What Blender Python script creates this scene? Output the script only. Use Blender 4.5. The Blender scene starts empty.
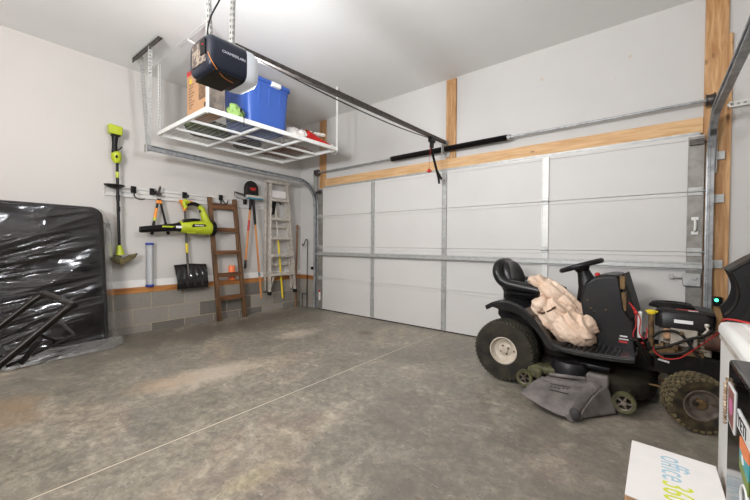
import bpy, bmesh, math, random
from mathutils import Vector, Matrix, noise
from math import sin, cos, pi, radians, sqrt
random.seed(7)
SC = bpy.context.scene
COL = SC.collection

# ------------------------------------------------------------------ materials
def lin(c):
    return tuple((v / 12.92 if v <= .04045 else ((v + .055) / 1.055) ** 2.4) for v in c)

def rgb(r, g, b):
    return lin((r / 255, g / 255, b / 255)) + (1,)

class NT:
    def __init__(s, name):
        s.m = bpy.data.materials.new(name); s.m.use_nodes = True
        s.t = s.m.node_tree; s.t.nodes.clear()
        s.out = s.n('ShaderNodeOutputMaterial'); s.b = s.n('ShaderNodeBsdfPrincipled')
        s.l(s.b.outputs[0], s.out.inputs[0])
    def n(s, k, **kw):
        x = s.t.nodes.new(k)
        for a, v in kw.items(): setattr(x, a, v)
        return x
    def l(s, a, b): s.t.links.new(a, b)
    def obj(s): return s.n('ShaderNodeTexCoord').outputs['Object']
    def noise(s, vec, scale, detail=4, rough=.55, dist=0):
        x = s.n('ShaderNodeTexNoise'); s.l(vec, x.inputs['Vector'])
        x.inputs['Scale'].default_value = scale; x.inputs['Detail'].default_value = detail
        x.inputs['Roughness'].default_value = rough; x.inputs['Distortion'].default_value = dist
        return x.outputs['Fac']
    def ramp(s, fac, stops):
        x = s.n('ShaderNodeValToRGB'); s.l(fac, x.inputs['Fac'])
        e = x.color_ramp.elements
        while len(e) < len(stops): e.new(.5)
        for i, (p, c) in enumerate(stops):
            e[i].position = p; e[i].color = c if len(c) == 4 else tuple(c) + (1,)
        return x.outputs['Color']
    def mix(s, fac, a, b, mode='MIX'):
        x = s.n('ShaderNodeMixRGB', blend_type=mode)
        for v, i in ((fac, 0), (a, 1), (b, 2)):
            if hasattr(v, 'is_linked'): s.l(v, x.inputs[i])
            else: x.inputs[i].default_value = v
        return x.outputs[0]
    def math(s, op, a, b=0.0, clamp=False):
        x = s.n('ShaderNodeMath', operation=op); x.use_clamp = clamp
        for v, i in ((a, 0), (b, 1)):
            if hasattr(v, 'is_linked'): s.l(v, x.inputs[i])
            else: x.inputs[i].default_value = v
        return x.outputs[0]
    def sep(s, vec):
        x = s.n('ShaderNodeSeparateXYZ'); s.l(vec, x.inputs[0]); return x.outputs
    def comb(s, x, y, z):
        c = s.n('ShaderNodeCombineXYZ')
        for v, i in ((x, 0), (y, 1), (z, 2)):
            if hasattr(v, 'is_linked'): s.l(v, c.inputs[i])
            else: c.inputs[i].default_value = v
        return c.outputs[0]
    def bump(s, h, st=.3, d=.01):
        x = s.n('ShaderNodeBump'); s.l(h, x.inputs['Height'])
        x.inputs['Strength'].default_value = st; x.inputs['Distance'].default_value = d
        s.l(x.outputs[0], s.b.inputs['Normal'])
    def set(s, **kw):
        for k, v in kw.items():
            k = k.replace('_', ' ')
            if hasattr(v, 'is_linked'): s.l(v, s.b.inputs[k])
            else: s.b.inputs[k].default_value = v
        return s.m

def plain(name, c, rough=.5, metal=0, var=.12, scale=9, bump=0, c2=None, lo=.38, hi=.66, **kw):
    """one material with a soft procedural variation of its own colour (c2: wear or dirt colour)"""
    t = NT(name); o = t.obj(); f = t.noise(o, scale, 5)
    d = c2 if c2 else tuple(max(0, v * (1 - var)) for v in c[:3]) + (1,)
    t.set(Base_Color=t.ramp(f, [(lo, c), (hi, d)]), Roughness=rough, Metallic=metal, **kw)
    if max(c[:3]) < .03 and name not in ('gloss_black_enamel', 'glossy_black_fender'): t.set(Specular_IOR_Level=.36 if 'mower_black' in name or 'seat' in name else .22)
    if bump: t.bump(t.noise(o, scale * 6, 3), bump, .004)
    return t.m

def wood(name, c1, c2, axis='z', knots=True, rough=.6):
    t = NT(name); o = t.obj(); s = t.sep(o)
    k = {'x': (1.2, 14, 14), 'y': (14, 1.2, 14), 'z': (14, 14, 1.2)}[axis]
    v = t.comb(t.math('MULTIPLY', s[0], k[0]), t.math('MULTIPLY', s[1], k[1]), t.math('MULTIPLY', s[2], k[2]))
    f = t.noise(v, 2.2, 6, .6, .6)
    col = t.ramp(f, [(.36, c1), (.62, c2)])
    if knots:
        q = {'x': (.45, 1, 1), 'y': (1, .45, 1), 'z': (1, 1, .45)}[axis]
        w = t.comb(t.math('MULTIPLY', s[0], q[0]), t.math('MULTIPLY', s[1], q[1]), t.math('MULTIPLY', s[2], q[2]))
        vo = t.n('ShaderNodeTexVoronoi'); t.l(w, vo.inputs['Vector']); vo.inputs['Scale'].default_value = 9
        kn = t.ramp(vo.outputs['Distance'], [(.05, (1, 1, 1, 1)), (.16, (0, 0, 0, 1))])
        rare = t.ramp(t.noise(o, 5, 1), [(.47, (0, 0, 0, 1)), (.52, (1, 1, 1, 1))])
        col = t.mix(t.mix(1, kn, rare, 'MULTIPLY'), col, tuple(v * .28 for v in c2[:3]) + (1,))
    t.set(Base_Color=col, Roughness=rough); t.bump(f, .15, .003)
    return t.m

M = {}
def paint(name, c, spots=False):
    t = NT(name); o = t.obj()
    col = t.ramp(t.noise(o, 1.3, 4), [(.3, c), (.7, tuple(v * .95 for v in c[:3]) + (1,))])
    if spots:
        sp = t.ramp(t.noise(o, 9, 2, .5), [(.72, (0, 0, 0, 1)), (.76, (1, 1, 1, 1))])
        col = t.mix(sp, col, rgb(196, 184, 170))
    t.set(Base_Color=col, Roughness=.75); t.bump(t.noise(o, 120, 3), .08, .002)
    return t.m
M['wall'] = paint('wall_paint', rgb(198, 194, 190))
M['wall2'] = paint('front_wall_paint', rgb(203, 200, 197), True)
M['ceil'] = paint('ceiling_paint', rgb(232, 231, 229))
M['pine'] = wood('pine', rgb(206, 164, 116), rgb(168, 120, 74))
M['pine_x'] = wood('pine_along', rgb(220, 182, 136), rgb(198, 154, 104), 'x')
M['sill'] = wood('sill_wood', rgb(180, 122, 62), rgb(140, 86, 42), 'y', False)
M['sill_x'] = wood('sill_wood_short', rgb(180, 122, 62), rgb(140, 86, 42), 'x', False)
M['ladder'] = wood('ladder_wood', rgb(120, 86, 54), rgb(72, 48, 29), 'z', False, .55)
M['ladder_y'] = wood('ladder_rung_wood', rgb(118, 78, 44), rgb(70, 42, 24), 'y', False, .55)
M['ash'] = wood('handle_wood', rgb(206, 142, 82), rgb(176, 110, 58), 'z', False, .5)
M['oldwood'] = wood('old_handle_wood', rgb(146, 106, 76), rgb(112, 78, 54), 'z', False, .6)

def blocks(name, axis):
    t = NT(name); s = t.sep(t.obj())
    br = t.n('ShaderNodeTexBrick')
    t.l(t.comb(s[0] if axis == 'x' else s[1], t.math('SUBTRACT', s[2], .1), 0), br.inputs['Vector'])
    br.offset = .5; I = br.inputs
    I['Color1'].default_value = rgb(156, 151, 144); I['Color2'].default_value = rgb(98, 93, 87)
    I['Mortar'].default_value = rgb(172, 160, 140); I['Scale'].default_value = 1
    I['Mortar Size'].default_value = .006; I['Mortar Smooth'].default_value = .2; I['Bias'].default_value = -.15
    I['Brick Width'].default_value = .405; I['Row Height'].default_value = .2
    f = t.noise(t.obj(), 60, 4, .7)
    c = t.mix(.35, br.outputs['Color'], t.ramp(f, [(.3, rgb(96, 92, 86)), (.7, rgb(180, 175, 166))]), 'OVERLAY')
    t.set(Base_Color=c, Roughness=.9)
    t.bump(t.math('SUBTRACT', t.math('MULTIPLY', f, .4), t.math('MULTIPLY', br.outputs['Fac'], .8)), .6, .008)
    return t.m
M['block_y'] = blocks('cinder_block_side', 'y'); M['block_x'] = blocks('cinder_block_front', 'x')

def floor_mat():
    t = NT('concrete_floor'); o = t.obj(); s = t.sep(o)
    big = t.noise(o, 1.1, 5, .6, .6); mid = t.noise(o, 3.4, 7, .68, 1.1); fine = t.noise(o, 17, 8, .82)
    c = t.ramp(big, [(.3, rgb(156, 152, 143)), (.5, rgb(182, 177, 167)), (.7, rgb(203, 198, 188))])
    c = t.mix(.75, c, t.ramp(mid, [(.34, rgb(106, 103, 96)), (.52, rgb(137, 134, 126)), (.66, rgb(168, 164, 156))]), 'OVERLAY')
    c = t.mix(.44, c, t.ramp(fine, [(.41, rgb(70, 67, 64)), (.59, rgb(188, 184, 179))]), 'OVERLAY')
    # mottled trowel marks
    sm = t.ramp(t.noise(o, 8, 7, .8, 1.6), [(.50, (0, 0, 0, 1)), (.58, (1, 1, 1, 1))])
    c = t.mix(t.mix(1, sm, (.5, .5, .5, 1), 'MULTIPLY'), c, rgb(112, 106, 99))
    def spot(x, y, rx, ry, col, amt, hard=.9):
        dx = t.math('DIVIDE', t.math('SUBTRACT', s[0], x), rx); dy = t.math('DIVIDE', t.math('SUBTRACT', s[1], y), ry)
        d = t.math('ADD', t.math('MULTIPLY', dx, dx), t.math('MULTIPLY', dy, dy))
        d = t.math('ADD', d, t.math('MULTIPLY', t.math('SUBTRACT', mid, .5), 3.2))
        return t.mix(t.mix(1, t.ramp(d, [(1 - hard, (1, 1, 1, 1)), (1, (0, 0, 0, 1))]), (amt, amt, amt, 1), 'MULTIPLY'), c, col)
    c = spot(2.08, -2.72, .27, .5, rgb(192, 178, 162), .7)
    c = spot(1.58, -1.3, .2, .36, rgb(198, 184, 168), .75)
    c = spot(1.60, -3.85, .2, .26, rgb(156, 122, 88), .45, 1)
    c = spot(1.86, -3.82, .22, .24, rgb(160, 128, 96), .4, 1)
    c = spot(2.0, -3.0, .2, .3, rgb(164, 134, 104), .4, 1)
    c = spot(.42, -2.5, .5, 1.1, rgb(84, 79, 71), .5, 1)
    c = spot(2.2, -.72, .14, .14, rgb(104, 86, 66), .9)
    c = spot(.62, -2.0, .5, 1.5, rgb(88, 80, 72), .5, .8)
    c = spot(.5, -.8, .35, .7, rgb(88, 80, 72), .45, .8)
    c = spot(4.4, -2.2, 1.3, .9, rgb(104, 98, 92), .4, .8)
    rs = t.ramp(t.noise(o, 7, 3, .6), [(.70, (0, 0, 0, 1)), (.74, (1, 1, 1, 1))])
    c = t.mix(t.mix(1, rs, (.4, .4, .4, 1), 'MULTIPLY'), c, rgb(96, 74, 54))
    pits = t.ramp(t.noise(o, 46, 2, .5), [(.66, (0, 0, 0, 1)), (.70, (1, 1, 1, 1))])
    c = t.mix(t.mix(1, pits, (.45, .45, .45, 1), 'MULTIPLY'), c, rgb(70, 64, 58))
    scuff = t.ramp(t.noise(t.comb(t.math('MULTIPLY', s[0], 9), t.math('MULTIPLY', s[1], 22), 0), 1.0, 6, .8, 1.5), [(.60, (0, 0, 0, 1)), (.68, (1, 1, 1, 1))])
    c = t.mix(t.mix(1, scuff, (.4, .4, .4, 1), 'MULTIPLY'), c, rgb(206, 200, 192))
    # the sawn control joint, filled with pale dust
    dj = t.math('ABSOLUTE', t.math('SUBTRACT', s[0], 2.921))
    jl = t.ramp(dj, [(.003, (1, 1, 1, 1)), (.007, (0, 0, 0, 1))]); je = t.ramp(dj, [(.006, (1, 1, 1, 1)), (.016, (0, 0, 0, 1))])
    c = t.mix(t.mix(1, je, (.6, .6, .6, 1), 'MULTIPLY'), c, rgb(96, 88, 80))
    c = t.mix(t.mix(1, jl, (.85, .85, .85, 1), 'MULTIPLY'), c, rgb(204, 194, 176))
    t.set(Base_Color=c, Roughness=t.ramp(mid, [(.3, (.28, .28, .28, 1)), (.7, (.5, .5, .5, 1))]))
    t.bump(t.math('ADD', t.math('MULTIPLY', mid, .6), t.math('MULTIPLY', fine, .25)), .12, .004)
    return t.m
M['floor'] = floor_mat()
M['panel'] = plain('door_panel_white', rgb(206, 203, 200), .55, var=.03, scale=2)
M['galv'] = plain('galvanised_steel', rgb(186, 186, 184), .45, .4, c2=rgb(168, 168, 166), scale=22)
M['galv_dk'] = plain('dull_galvanised_steel', rgb(150, 146, 140), .5, .35, c2=rgb(128, 124, 118), scale=14)
M['galv_lt'] = plain('bright_galvanised_steel', rgb(214, 213, 210), .5, .25, var=.1, scale=16)
M['track'] = plain('track_steel', rgb(172, 174, 176), .36, .5, c2=rgb(138, 140, 142), scale=20)
M['steel_dk'] = plain('dark_steel', rgb(96, 90, 86), .45, .7, c2=rgb(66, 60, 58), scale=30)
M['black_metal'] = plain('black_metal', rgb(34, 32, 32), .35, .3, var=.3, scale=14)
M['spring'] = plain('oiled_spring_steel', rgb(34, 31, 30), .35, .6, var=.3, scale=30)
M['rubber'] = plain('black_rubber', rgb(38, 36, 34), .75, var=.3, scale=20)
M['black'] = plain('black_plastic', rgb(22, 21, 21), .38, var=.25, scale=8)
M['black_mt'] = plain('matt_black_plastic', rgb(28, 27, 27), .6, c2=rgb(40, 37, 34), scale=10)
M['gloss_black'] = plain('gloss_black_enamel', rgb(18, 17, 17), .1, var=.1, scale=4)
M['navy'] = plain('opener_housing', rgb(34, 37, 48), .35, var=.12, scale=5)
M['lime'] = plain('lime_plastic', rgb(178, 190, 40), .4, var=.12, scale=12)
M['olive'] = plain('muddy_green_plastic', rgb(86, 85, 52), .7, c2=rgb(58, 53, 38), scale=26)
M['olive_dk'] = plain('soiled_guard', rgb(104, 92, 54), .75, c2=rgb(58, 52, 36), scale=24)
M['orange'] = plain('orange_plastic', rgb(238, 142, 36), .45, var=.1)
M['orange_jug'] = plain('orange_bucket_plastic', rgb(240, 122, 66), .35, var=.1)
M['yellow'] = plain('yellow_fibreglass', rgb(226, 200, 44), .45, var=.1)
M['red'] = plain('red_plastic', rgb(186, 38, 36), .45, var=.1)
M['white'] = plain('white_enamel', rgb(226, 225, 222), .38, var=.04)
M['white_rack'] = plain('white_powder_coat', rgb(232, 231, 228), .45, var=.05)
M['alu'] = plain('aluminium', rgb(206, 200, 190), .42, .3, c2=rgb(180, 172, 162), scale=18)
M['blue'] = plain('blue_tote_plastic', rgb(56, 90, 168), .4, var=.1, scale=4)
M['blue_cap'] = plain('blue_cap', rgb(48, 62, 150), .4)
M['card'] = plain('cardboard', rgb(190, 148, 112), .8, var=.08, scale=6)
M['card_print'] = plain('printed_cardboard', rgb(96, 88, 82), .7, c2=rgb(126, 114, 104), scale=16, lo=.45, hi=.6)
M['card_red'] = plain('red_cardboard', rgb(196, 62, 62), .7)
M['card_dark'] = plain('dark_print', rgb(104, 80, 62), .7, c2=rgb(150, 118, 90), scale=30)
M['box_white'] = plain('white_box_card', rgb(228, 224, 222), .65, var=.03, scale=20)
M['sky_ink'] = plain('pale_blue_ink', rgb(164, 194, 208), .6, var=.05)
M['lime_ink'] = plain('lime_ink', rgb(206, 212, 60), .6, var=.05)
M['white_ink'] = plain('white_ink', rgb(225, 225, 225), .5, var=.03)
M['grey_ink'] = plain('silver_lettering', rgb(176, 178, 186), .4, var=.03)
M['green_cloth'] = plain('pale_green_cloth', rgb(140, 172, 98), .85, var=.25, scale=30, bump=.4)
M['green_dk'] = plain('dark_green_fabric', rgb(84, 100, 52), .85, c2=rgb(40, 46, 32), scale=28)
M['charcoal'] = plain('charcoal_fabric', rgb(66, 62, 64), .85, var=.3, scale=20)
M['brownmat'] = plain('brown_woven', rgb(150, 104, 76), .85, c2=rgb(96, 58, 46), scale=14)
M['redcloth'] = plain('red_felt', rgb(206, 34, 30), .85, var=.15, scale=20, bump=.3)
M['fluff'] = plain('white_fluff', rgb(226, 222, 216), .9, c2=rgb(190, 182, 176), scale=24, bump=.5)
M['mower'] = plain('mower_black_plastic', rgb(25, 24, 26), .38, c2=rgb(42, 38, 35), scale=7, lo=.5, hi=.8)
M['fender'] = plain('glossy_black_fender', rgb(26, 25, 27), .22, c2=rgb(40, 36, 34), scale=7, lo=.5, hi=.8)
M['tread_mud'] = plain('mud_caked_tread', rgb(112, 98, 68), .9, c2=rgb(62, 55, 42), scale=20)
M['tread_dust'] = plain('dusty_tread', rgb(66, 62, 48), .9, c2=rgb(44, 42, 36), scale=16)
M['mower_dk'] = plain('mower_frame_black', rgb(20, 18, 17), .5, c2=rgb(46, 36, 27), scale=12, lo=.5, hi=.8)
M['seat'] = plain('black_seat_vinyl', rgb(26, 25, 26), .3, var=.2, scale=6)
M['tyre'] = plain('dusty_tyre', rgb(38, 36, 34), .8, c2=rgb(56, 51, 42), scale=14)
M['tyre_front'] = plain('muddy_tyre', rgb(32, 30, 28), .85, c2=rgb(74, 64, 44), scale=18)
M['rim'] = plain('cream_rim', rgb(196, 186, 172), .5, c2=rgb(172, 158, 142), scale=9)
M['rim_dk'] = plain('dirty_steel_rim', rgb(128, 118, 108), .38, .5, c2=rgb(84, 74, 66), scale=14)
M['deck'] = plain('muddy_deck', rgb(46, 41, 32), .75, c2=rgb(28, 25, 22), scale=12)
M['chute'] = plain('worn_grey_chute', rgb(116, 109, 106), .7, c2=rgb(82, 77, 74), scale=9, bump=.3)
M['tan'] = plain('tan_canvas', rgb(224, 200, 180), .85, c2=rgb(206, 176, 152), scale=5, bump=.15)
M['brown_lining'] = plain('brown_strap', rgb(84, 60, 46), .85)
M['engine'] = plain('cast_alloy', rgb(176, 168, 156), .55, .4, c2=rgb(126, 114, 98), scale=16)
M['rusty'] = plain('rusty_steel', rgb(122, 96, 62), .7, .3, c2=rgb(76, 56, 40), scale=22)
M['muffler'] = plain('rusty_muffler', rgb(92, 62, 50), .7, .3, c2=rgb(60, 40, 34), scale=22)
M['hose'] = plain('hose_rubber', rgb(36, 33, 31), .5, var=.3)
M['plum'] = plain('plum_fabric', rgb(34, 29, 32), .7, c2=rgb(26, 23, 25), scale=5)
M['bronze'] = plain('dark_bronze_tube', rgb(30, 25, 22), .32, .3, var=.25, scale=6)
M['grey_dust'] = plain('dusty_top_panel', rgb(112, 102, 92), .3, var=.1)
M['teal'] = plain('teal_plastic', rgb(74, 128, 146), .5)
M['pink'] = plain('pink_ink', rgb(206, 112, 164), .5)
M['photo_brown'] = plain('picture_print', rgb(150, 96, 84), .5, c2=rgb(72, 44, 46), scale=40)
M['coral'] = plain('coral_ink', rgb(238, 140, 92), .5, var=.03)
M['aqua'] = plain('aqua_ink', rgb(84, 170, 178), .5, var=.03)
M['leafgreen'] = plain('green_ink', rgb(128, 146, 74), .5, var=.03)
M['beads'] = plain('copper_beads', rgb(150, 118, 92), .35, .6, c2=rgb(226, 206, 180), scale=90)
M['vent'] = plain('opener_back_labels', rgb(70, 62, 58), .5, c2=rgb(130, 118, 106), scale=40, lo=.5, hi=.56)

def emit(name, c, s):
    t = NT(name); t.set(Base_Color=c, Emission_Color=c, Emission_Strength=s); return t.m
M['lens'] = emit('lit_lens', rgb(200, 204, 210), .18)
M['led'] = emit('green_led', rgb(60, 255, 150), 6)
M['lamp'] = emit('lit_ceiling_lamp', rgb(255, 226, 190), 6)

def film(name, tint, alpha, rough, streak=0):
    """thin clear plastic: mostly see-through, with a glossy skin and a little haze"""
    t = NT(name); t.t.nodes.remove(t.b); o = t.obj()
    tr = t.n('ShaderNodeBsdfTransparent'); gl = t.n('ShaderNodeBsdfGlossy'); df = t.n('ShaderNodeBsdfDiffuse')
    gl.inputs['Roughness'].default_value = rough; gl.inputs['Color'].default_value = (.95, .95, .95, 1); df.inputs['Color'].default_value = tint
    fr = t.n('ShaderNodeFresnel'); fr.inputs[0].default_value = 1.55
    a = t.n('ShaderNodeMixShader'); b = t.n('ShaderNodeMixShader')
    a.inputs[0].default_value = alpha
    t.l(tr.outputs[0], a.inputs[1]); t.l(df.outputs[0], a.inputs[2])
    t.l(t.math('ADD', t.math('MULTIPLY', fr.outputs[0], 1.15), .0, True), b.inputs[0]); t.l(a.outputs[0], b.inputs[1]); t.l(gl.outputs[0], b.inputs[2])
    if streak:
        s = t.sep(o)
        v = t.comb(t.math('MULTIPLY', s[0], 2), t.math('MULTIPLY', s[1], 2.2), t.math('MULTIPLY', s[2], 8))
        bp = t.n('ShaderNodeBump'); bp.inputs['Strength'].default_value = streak; bp.inputs['Distance'].default_value = .03
        t.l(t.noise(v, 2.4, 4, .5, 1.0), bp.inputs['Height'])
        for x in (gl, fr): t.l(bp.outputs[0], x.inputs['Normal'])
    t.l(b.outputs[0], t.out.inputs[0])
    return t.m
M['film'] = film('clear_plastic_film', (.8, .78, .77, 1), .006, .15, 0)
M['film_edge'] = film('loose_plastic_film', (.8, .78, .76, 1), .13, .2, .3)
M['clear'] = film('clear_tube_plastic', (.9, .92, .95, 1), .3, .1)

# ------------------------------------------------------------------ mesh building
class MB:
    def __init__(s): s.bm = bmesh.new()
    def faces(s, vs, fs, T=None):
        V = [s.bm.verts.new(T @ Vector(v) if T else Vector(v)) for v in vs]
        for f in fs:
            try: s.bm.faces.new([V[i] for i in f])
            except ValueError: pass
        return s
    def box(s, x0, x1, y0, y1, z0, z1, T=None):
        v = [(x, y, z) for x in (x0, x1) for y in (y0, y1) for z in (z0, z1)]
        return s.faces(v, [(0, 1, 3, 2), (4, 6, 7, 5), (0, 4, 5, 1), (2, 3, 7, 6), (0, 2, 6, 4), (1, 5, 7, 3)], T)
    def bar(s, a, b, w, h, up=(0, 0, 1)):
        """rectangular bar from a to b, w across and h along up"""
        a, b = Vector(a), Vector(b); d = (b - a).normalized(); up = Vector(up)
        r = d.cross(up)
        if r.length < 1e-4: r = d.cross(Vector((0, 1, 0)))
        r.normalize(); u = r.cross(d)
        v = [p + r * (i * w / 2) + u * (j * h / 2) for p in (a, b) for i, j in ((-1, -1), (1, -1), (1, 1), (-1, 1))]
        return s.faces(v, [(0, 1, 2, 3), (7, 6, 5, 4), (0, 4, 5, 1), (1, 5, 6, 2), (2, 6, 7, 3), (3, 7, 4, 0)])
    def tube(s, pts, r, n=10, closed=False, flat=1.0):
        P = [Vector(p) for p in pts]; N = len(P)
        R = list(r) if hasattr(r, '__len__') else [r] * N
        T = []
        for i in range(N):
            a = P[i - 1] if (i > 0 or closed) else P[i]; b = P[(i + 1) % N] if (i < N - 1 or closed) else P[i]
            T.append((b - a).normalized())
        u = T[0].orthogonal().normalized()
        if abs(T[0].z) < .9: u = (Vector((0, 0, 1)) - T[0] * T[0].z).normalized()
        rings = []
        for i in range(N):
            u = (u - T[i] * u.dot(T[i])).normalized(); w = T[i].cross(u)
            rings.append([s.bm.verts.new(P[i] + (u * cos(2 * pi * k / n) * flat + w * sin(2 * pi * k / n)) * R[i]) for k in range(n)])
        for i in range(N if closed else N - 1):
            A, B = rings[i], rings[(i + 1) % N]
            for k in range(n): s.bm.faces.new((A[k], A[(k + 1) % n], B[(k + 1) % n], B[k]))
        if not closed:
            s.bm.faces.new(rings[0][::-1]); s.bm.faces.new(rings[-1])
        return s
    def cyl(s, a, b, r, r2=None, n=20): return s.tube([a, b], [r, r if r2 is None else r2], n)
    def lathe(s, prof, n=32, T=None, rad=None, caps=True):
        """prof: (radius, height) pairs around local z; rad(i, k) may offset the radius"""
        rings = []
        for i, (r, z) in enumerate(prof):
            ring = []
            for k in range(n):
                rr = r + (rad(i, k) if rad else 0); a = 2 * pi * k / n
                v = Vector((rr * cos(a), rr * sin(a), z)); ring.append(s.bm.verts.new(T @ v if T else v))
            rings.append(ring)
        for A, B in zip(rings, rings[1:]):
            for k in range(n): s.bm.faces.new((A[k], A[(k + 1) % n], B[(k + 1) % n], B[k]))
        if caps and prof[0][0] > 1e-6: s.bm.faces.new(rings[0][::-1])
        if caps and prof[-1][0] > 1e-6: s.bm.faces.new(rings[-1])
        return s
    def prism(s, poly, a, b, plane='xz', T=None):
        f = {'xz': lambda p, q: (p[0], q, p[1]), 'yz': lambda p, q: (q, p[0], p[1]), 'xy': lambda p, q: (p[0], p[1], q)}[plane]
        n = len(poly); v = [f(p, a) for p in poly] + [f(p, b) for p in poly]
        return s.faces(v, [tuple(range(n)), tuple(range(2 * n - 1, n - 1, -1))] + [(i, (i + 1) % n, n + (i + 1) % n, n + i) for i in range(n)], T)
    def sheet(s, path, th, a, b, plane='xz'):
        """a bent sheet: 2-D path given thickness th, extruded from a to b"""
        P = [Vector(p) for p in path]; up, dn = [], []
        for i in range(len(P)):
            d = (P[min(i + 1, len(P) - 1)] - P[max(i - 1, 0)]).normalized(); nrm = Vector((-d.y, d.x))
            up.append(P[i] + nrm * th / 2); dn.append(P[i] - nrm * th / 2)
        f = {'xz': lambda p, q: (p[0], q, p[1]), 'yz': lambda p, q: (q, p[0], p[1]), 'xy': lambda p, q: (p[0], p[1], q)}[plane]
        for i in range(len(P) - 1):
            q = [up[i], up[i + 1], dn[i + 1], dn[i]]
            s.faces([f(p, a) for p in q] + [f(p, b) for p in q], [(0, 1, 2, 3), (7, 6, 5, 4), (0, 4, 5, 1), (2, 6, 7, 3), (1, 5, 6, 2), (3, 7, 4, 0)])
        bmesh.ops.remove_doubles(s.bm, verts=s.bm.verts, dist=1e-5)
        return s
    def grid(s, fn, nu, nv, closed_u=False):
        V = [[s.bm.verts.new(fn(i / nu, j / nv)) for j in range(nv + 1)] for i in range(nu + (0 if closed_u else 1))]
        for i in range(nu):
            for j in range(nv):
                a, b = V[i], V[(i + 1) % len(V)]
                s.bm.faces.new((a[j], b[j], b[j + 1], a[j + 1]))
        return s
    def ball(s, c, r, T=None, n=2):
        R = r if hasattr(r, '__len__') else (r, r, r)
        t = Matrix.Translation(c) @ (T or Matrix()) @ Matrix.Diagonal((*R, 1))
        bmesh.ops.create_icosphere(s.bm, subdivisions=n, radius=1, matrix=t)
        return s
    def move(s, T):
        bmesh.ops.transform(s.bm, matrix=T, verts=s.bm.verts); return s
    def mesh(s, name, angle=38):
        bmesh.ops.recalc_face_normals(s.bm, faces=s.bm.faces)
        m = bpy.data.meshes.new(name); s.bm.to_mesh(m); s.bm.free()
        m.polygons.foreach_set('use_smooth', [True] * len(m.polygons))
        m.set_sharp_from_angle(angle=radians(angle))
        return m
    def build(s, name, mat, parent=None, bevel=0, local=False, angle=38, keep=False):
        """link as ONE object. With a parent, world-built points are moved into the parent's frame (unless local)."""
        if parent is not None:
            if not local: s.move(WORLD[parent.name].inverted())
            base = Matrix()
        else:
            xs = [v.co for v in s.bm.verts]
            c = Vector([(min(v[i] for v in xs) + max(v[i] for v in xs)) / 2 for i in range(3)]); c.z = min(v.z for v in xs)
            if keep: c = Vector((0, 0, 0))
            base = Matrix.Translation(c); s.move(base.inverted())
        o = bpy.data.objects.new(name, s.mesh(name, angle)); COL.objects.link(o)
        o.data.materials.append(mat if not isinstance(mat, str) else M[mat])
        o.parent = parent; o.matrix_basis = base
        WORLD[o.name] = (WORLD[parent.name] if parent else Matrix()) @ base
        if bevel:
            b = o.modifiers.new('bevel', 'BEVEL'); b.width = bevel; b.segments = 2; b.limit_method = 'ANGLE'; b.angle_limit = radians(40); b.harden_normals = False
        return o
WORLD = {}

def info(o, label, cat, group=None, kind=None):
    if label: o['label'] = label
    if cat: o['category'] = cat
    if group: o['group'] = group
    if kind: o['kind'] = kind
    return o

def thing(name, label, cat, loc=(0, 0, 0), rz=0, group=None, kind=None):
    o = bpy.data.objects.new(name, None); COL.objects.link(o); o.empty_display_size = .1
    m = Matrix.Translation(loc) @ Matrix.Rotation(rz, 4, 'Z'); o.matrix_basis = m; WORLD[o.name] = m
    return info(o, label, cat, group, kind)

def struct(o, label=None):
    o['kind'] = 'structure'
    if label: o['label'] = label
    return o

def curve(pts, k=6):
    """Catmull-Rom through the points"""
    P = [Vector(p) for p in pts]; out = []
    for i in range(len(P) - 1):
        a, b, c, d = P[max(i - 1, 0)], P[i], P[i + 1], P[min(i + 2, len(P) - 1)]
        for j in range(k):
            t = j / k
            out.append(.5 * ((2 * b) + (c - a) * t + (2 * a - 5 * b + 4 * c - d) * t * t + (3 * b - a - 3 * c + d) * t ** 3))
    return out + [P[-1]]

def text(s, body, T, size, depth=.0008, wx=1.0):
    """lettering as real raised mesh, added to the builder"""
    cu = bpy.data.curves.new('lettering', 'FONT'); cu.body = body; cu.size = size; cu.extrude = depth; cu.resolution_u = 3
    o = bpy.data.objects.new('lettering', cu); COL.objects.link(o)
    bpy.context.view_layer.update()
    me = bpy.data.meshes.new_from_object(o.evaluated_get(bpy.context.evaluated_depsgraph_get()))
    me.transform(T @ Matrix.Diagonal((wx, 1, 1, 1)))
    s.bm.from_mesh(me)
    bpy.data.objects.remove(o); bpy.data.curves.remove(cu); bpy.data.meshes.remove(me)
    return s

def frame(org, right, up):
    r = Vector(right).normalized(); u = Vector(up); u = (u - r * u.dot(r)).normalized(); n = r.cross(u)
    return Matrix(((r.x, u.x, n.x, org[0]), (r.y, u.y, n.y, org[1]), (r.z, u.z, n.z, org[2]), (0, 0, 0, 1)))

def perforated(s, a, b, w, face, pitch=.035):
    """perforated steel strip from a to b: two edges and the webs between real holes; face = direction of its width"""
    a, b, f = Vector(a), Vector(b), Vector(face).normalized(); d = (b - a).normalized(); n = d.cross(f)
    L = (b - a).length
    for k in (-1, 1): s.bar(a + f * k * w * .36, b + f * k * w * .36, w * .28, .003, n)
    m = max(2, int(L / pitch))
    for i in range(m + 1):
        p = a + d * L * i / m
        s.bar(p - d * pitch * .28, p + d * pitch * .28, w * .5, .003, n)
    return s
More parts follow.
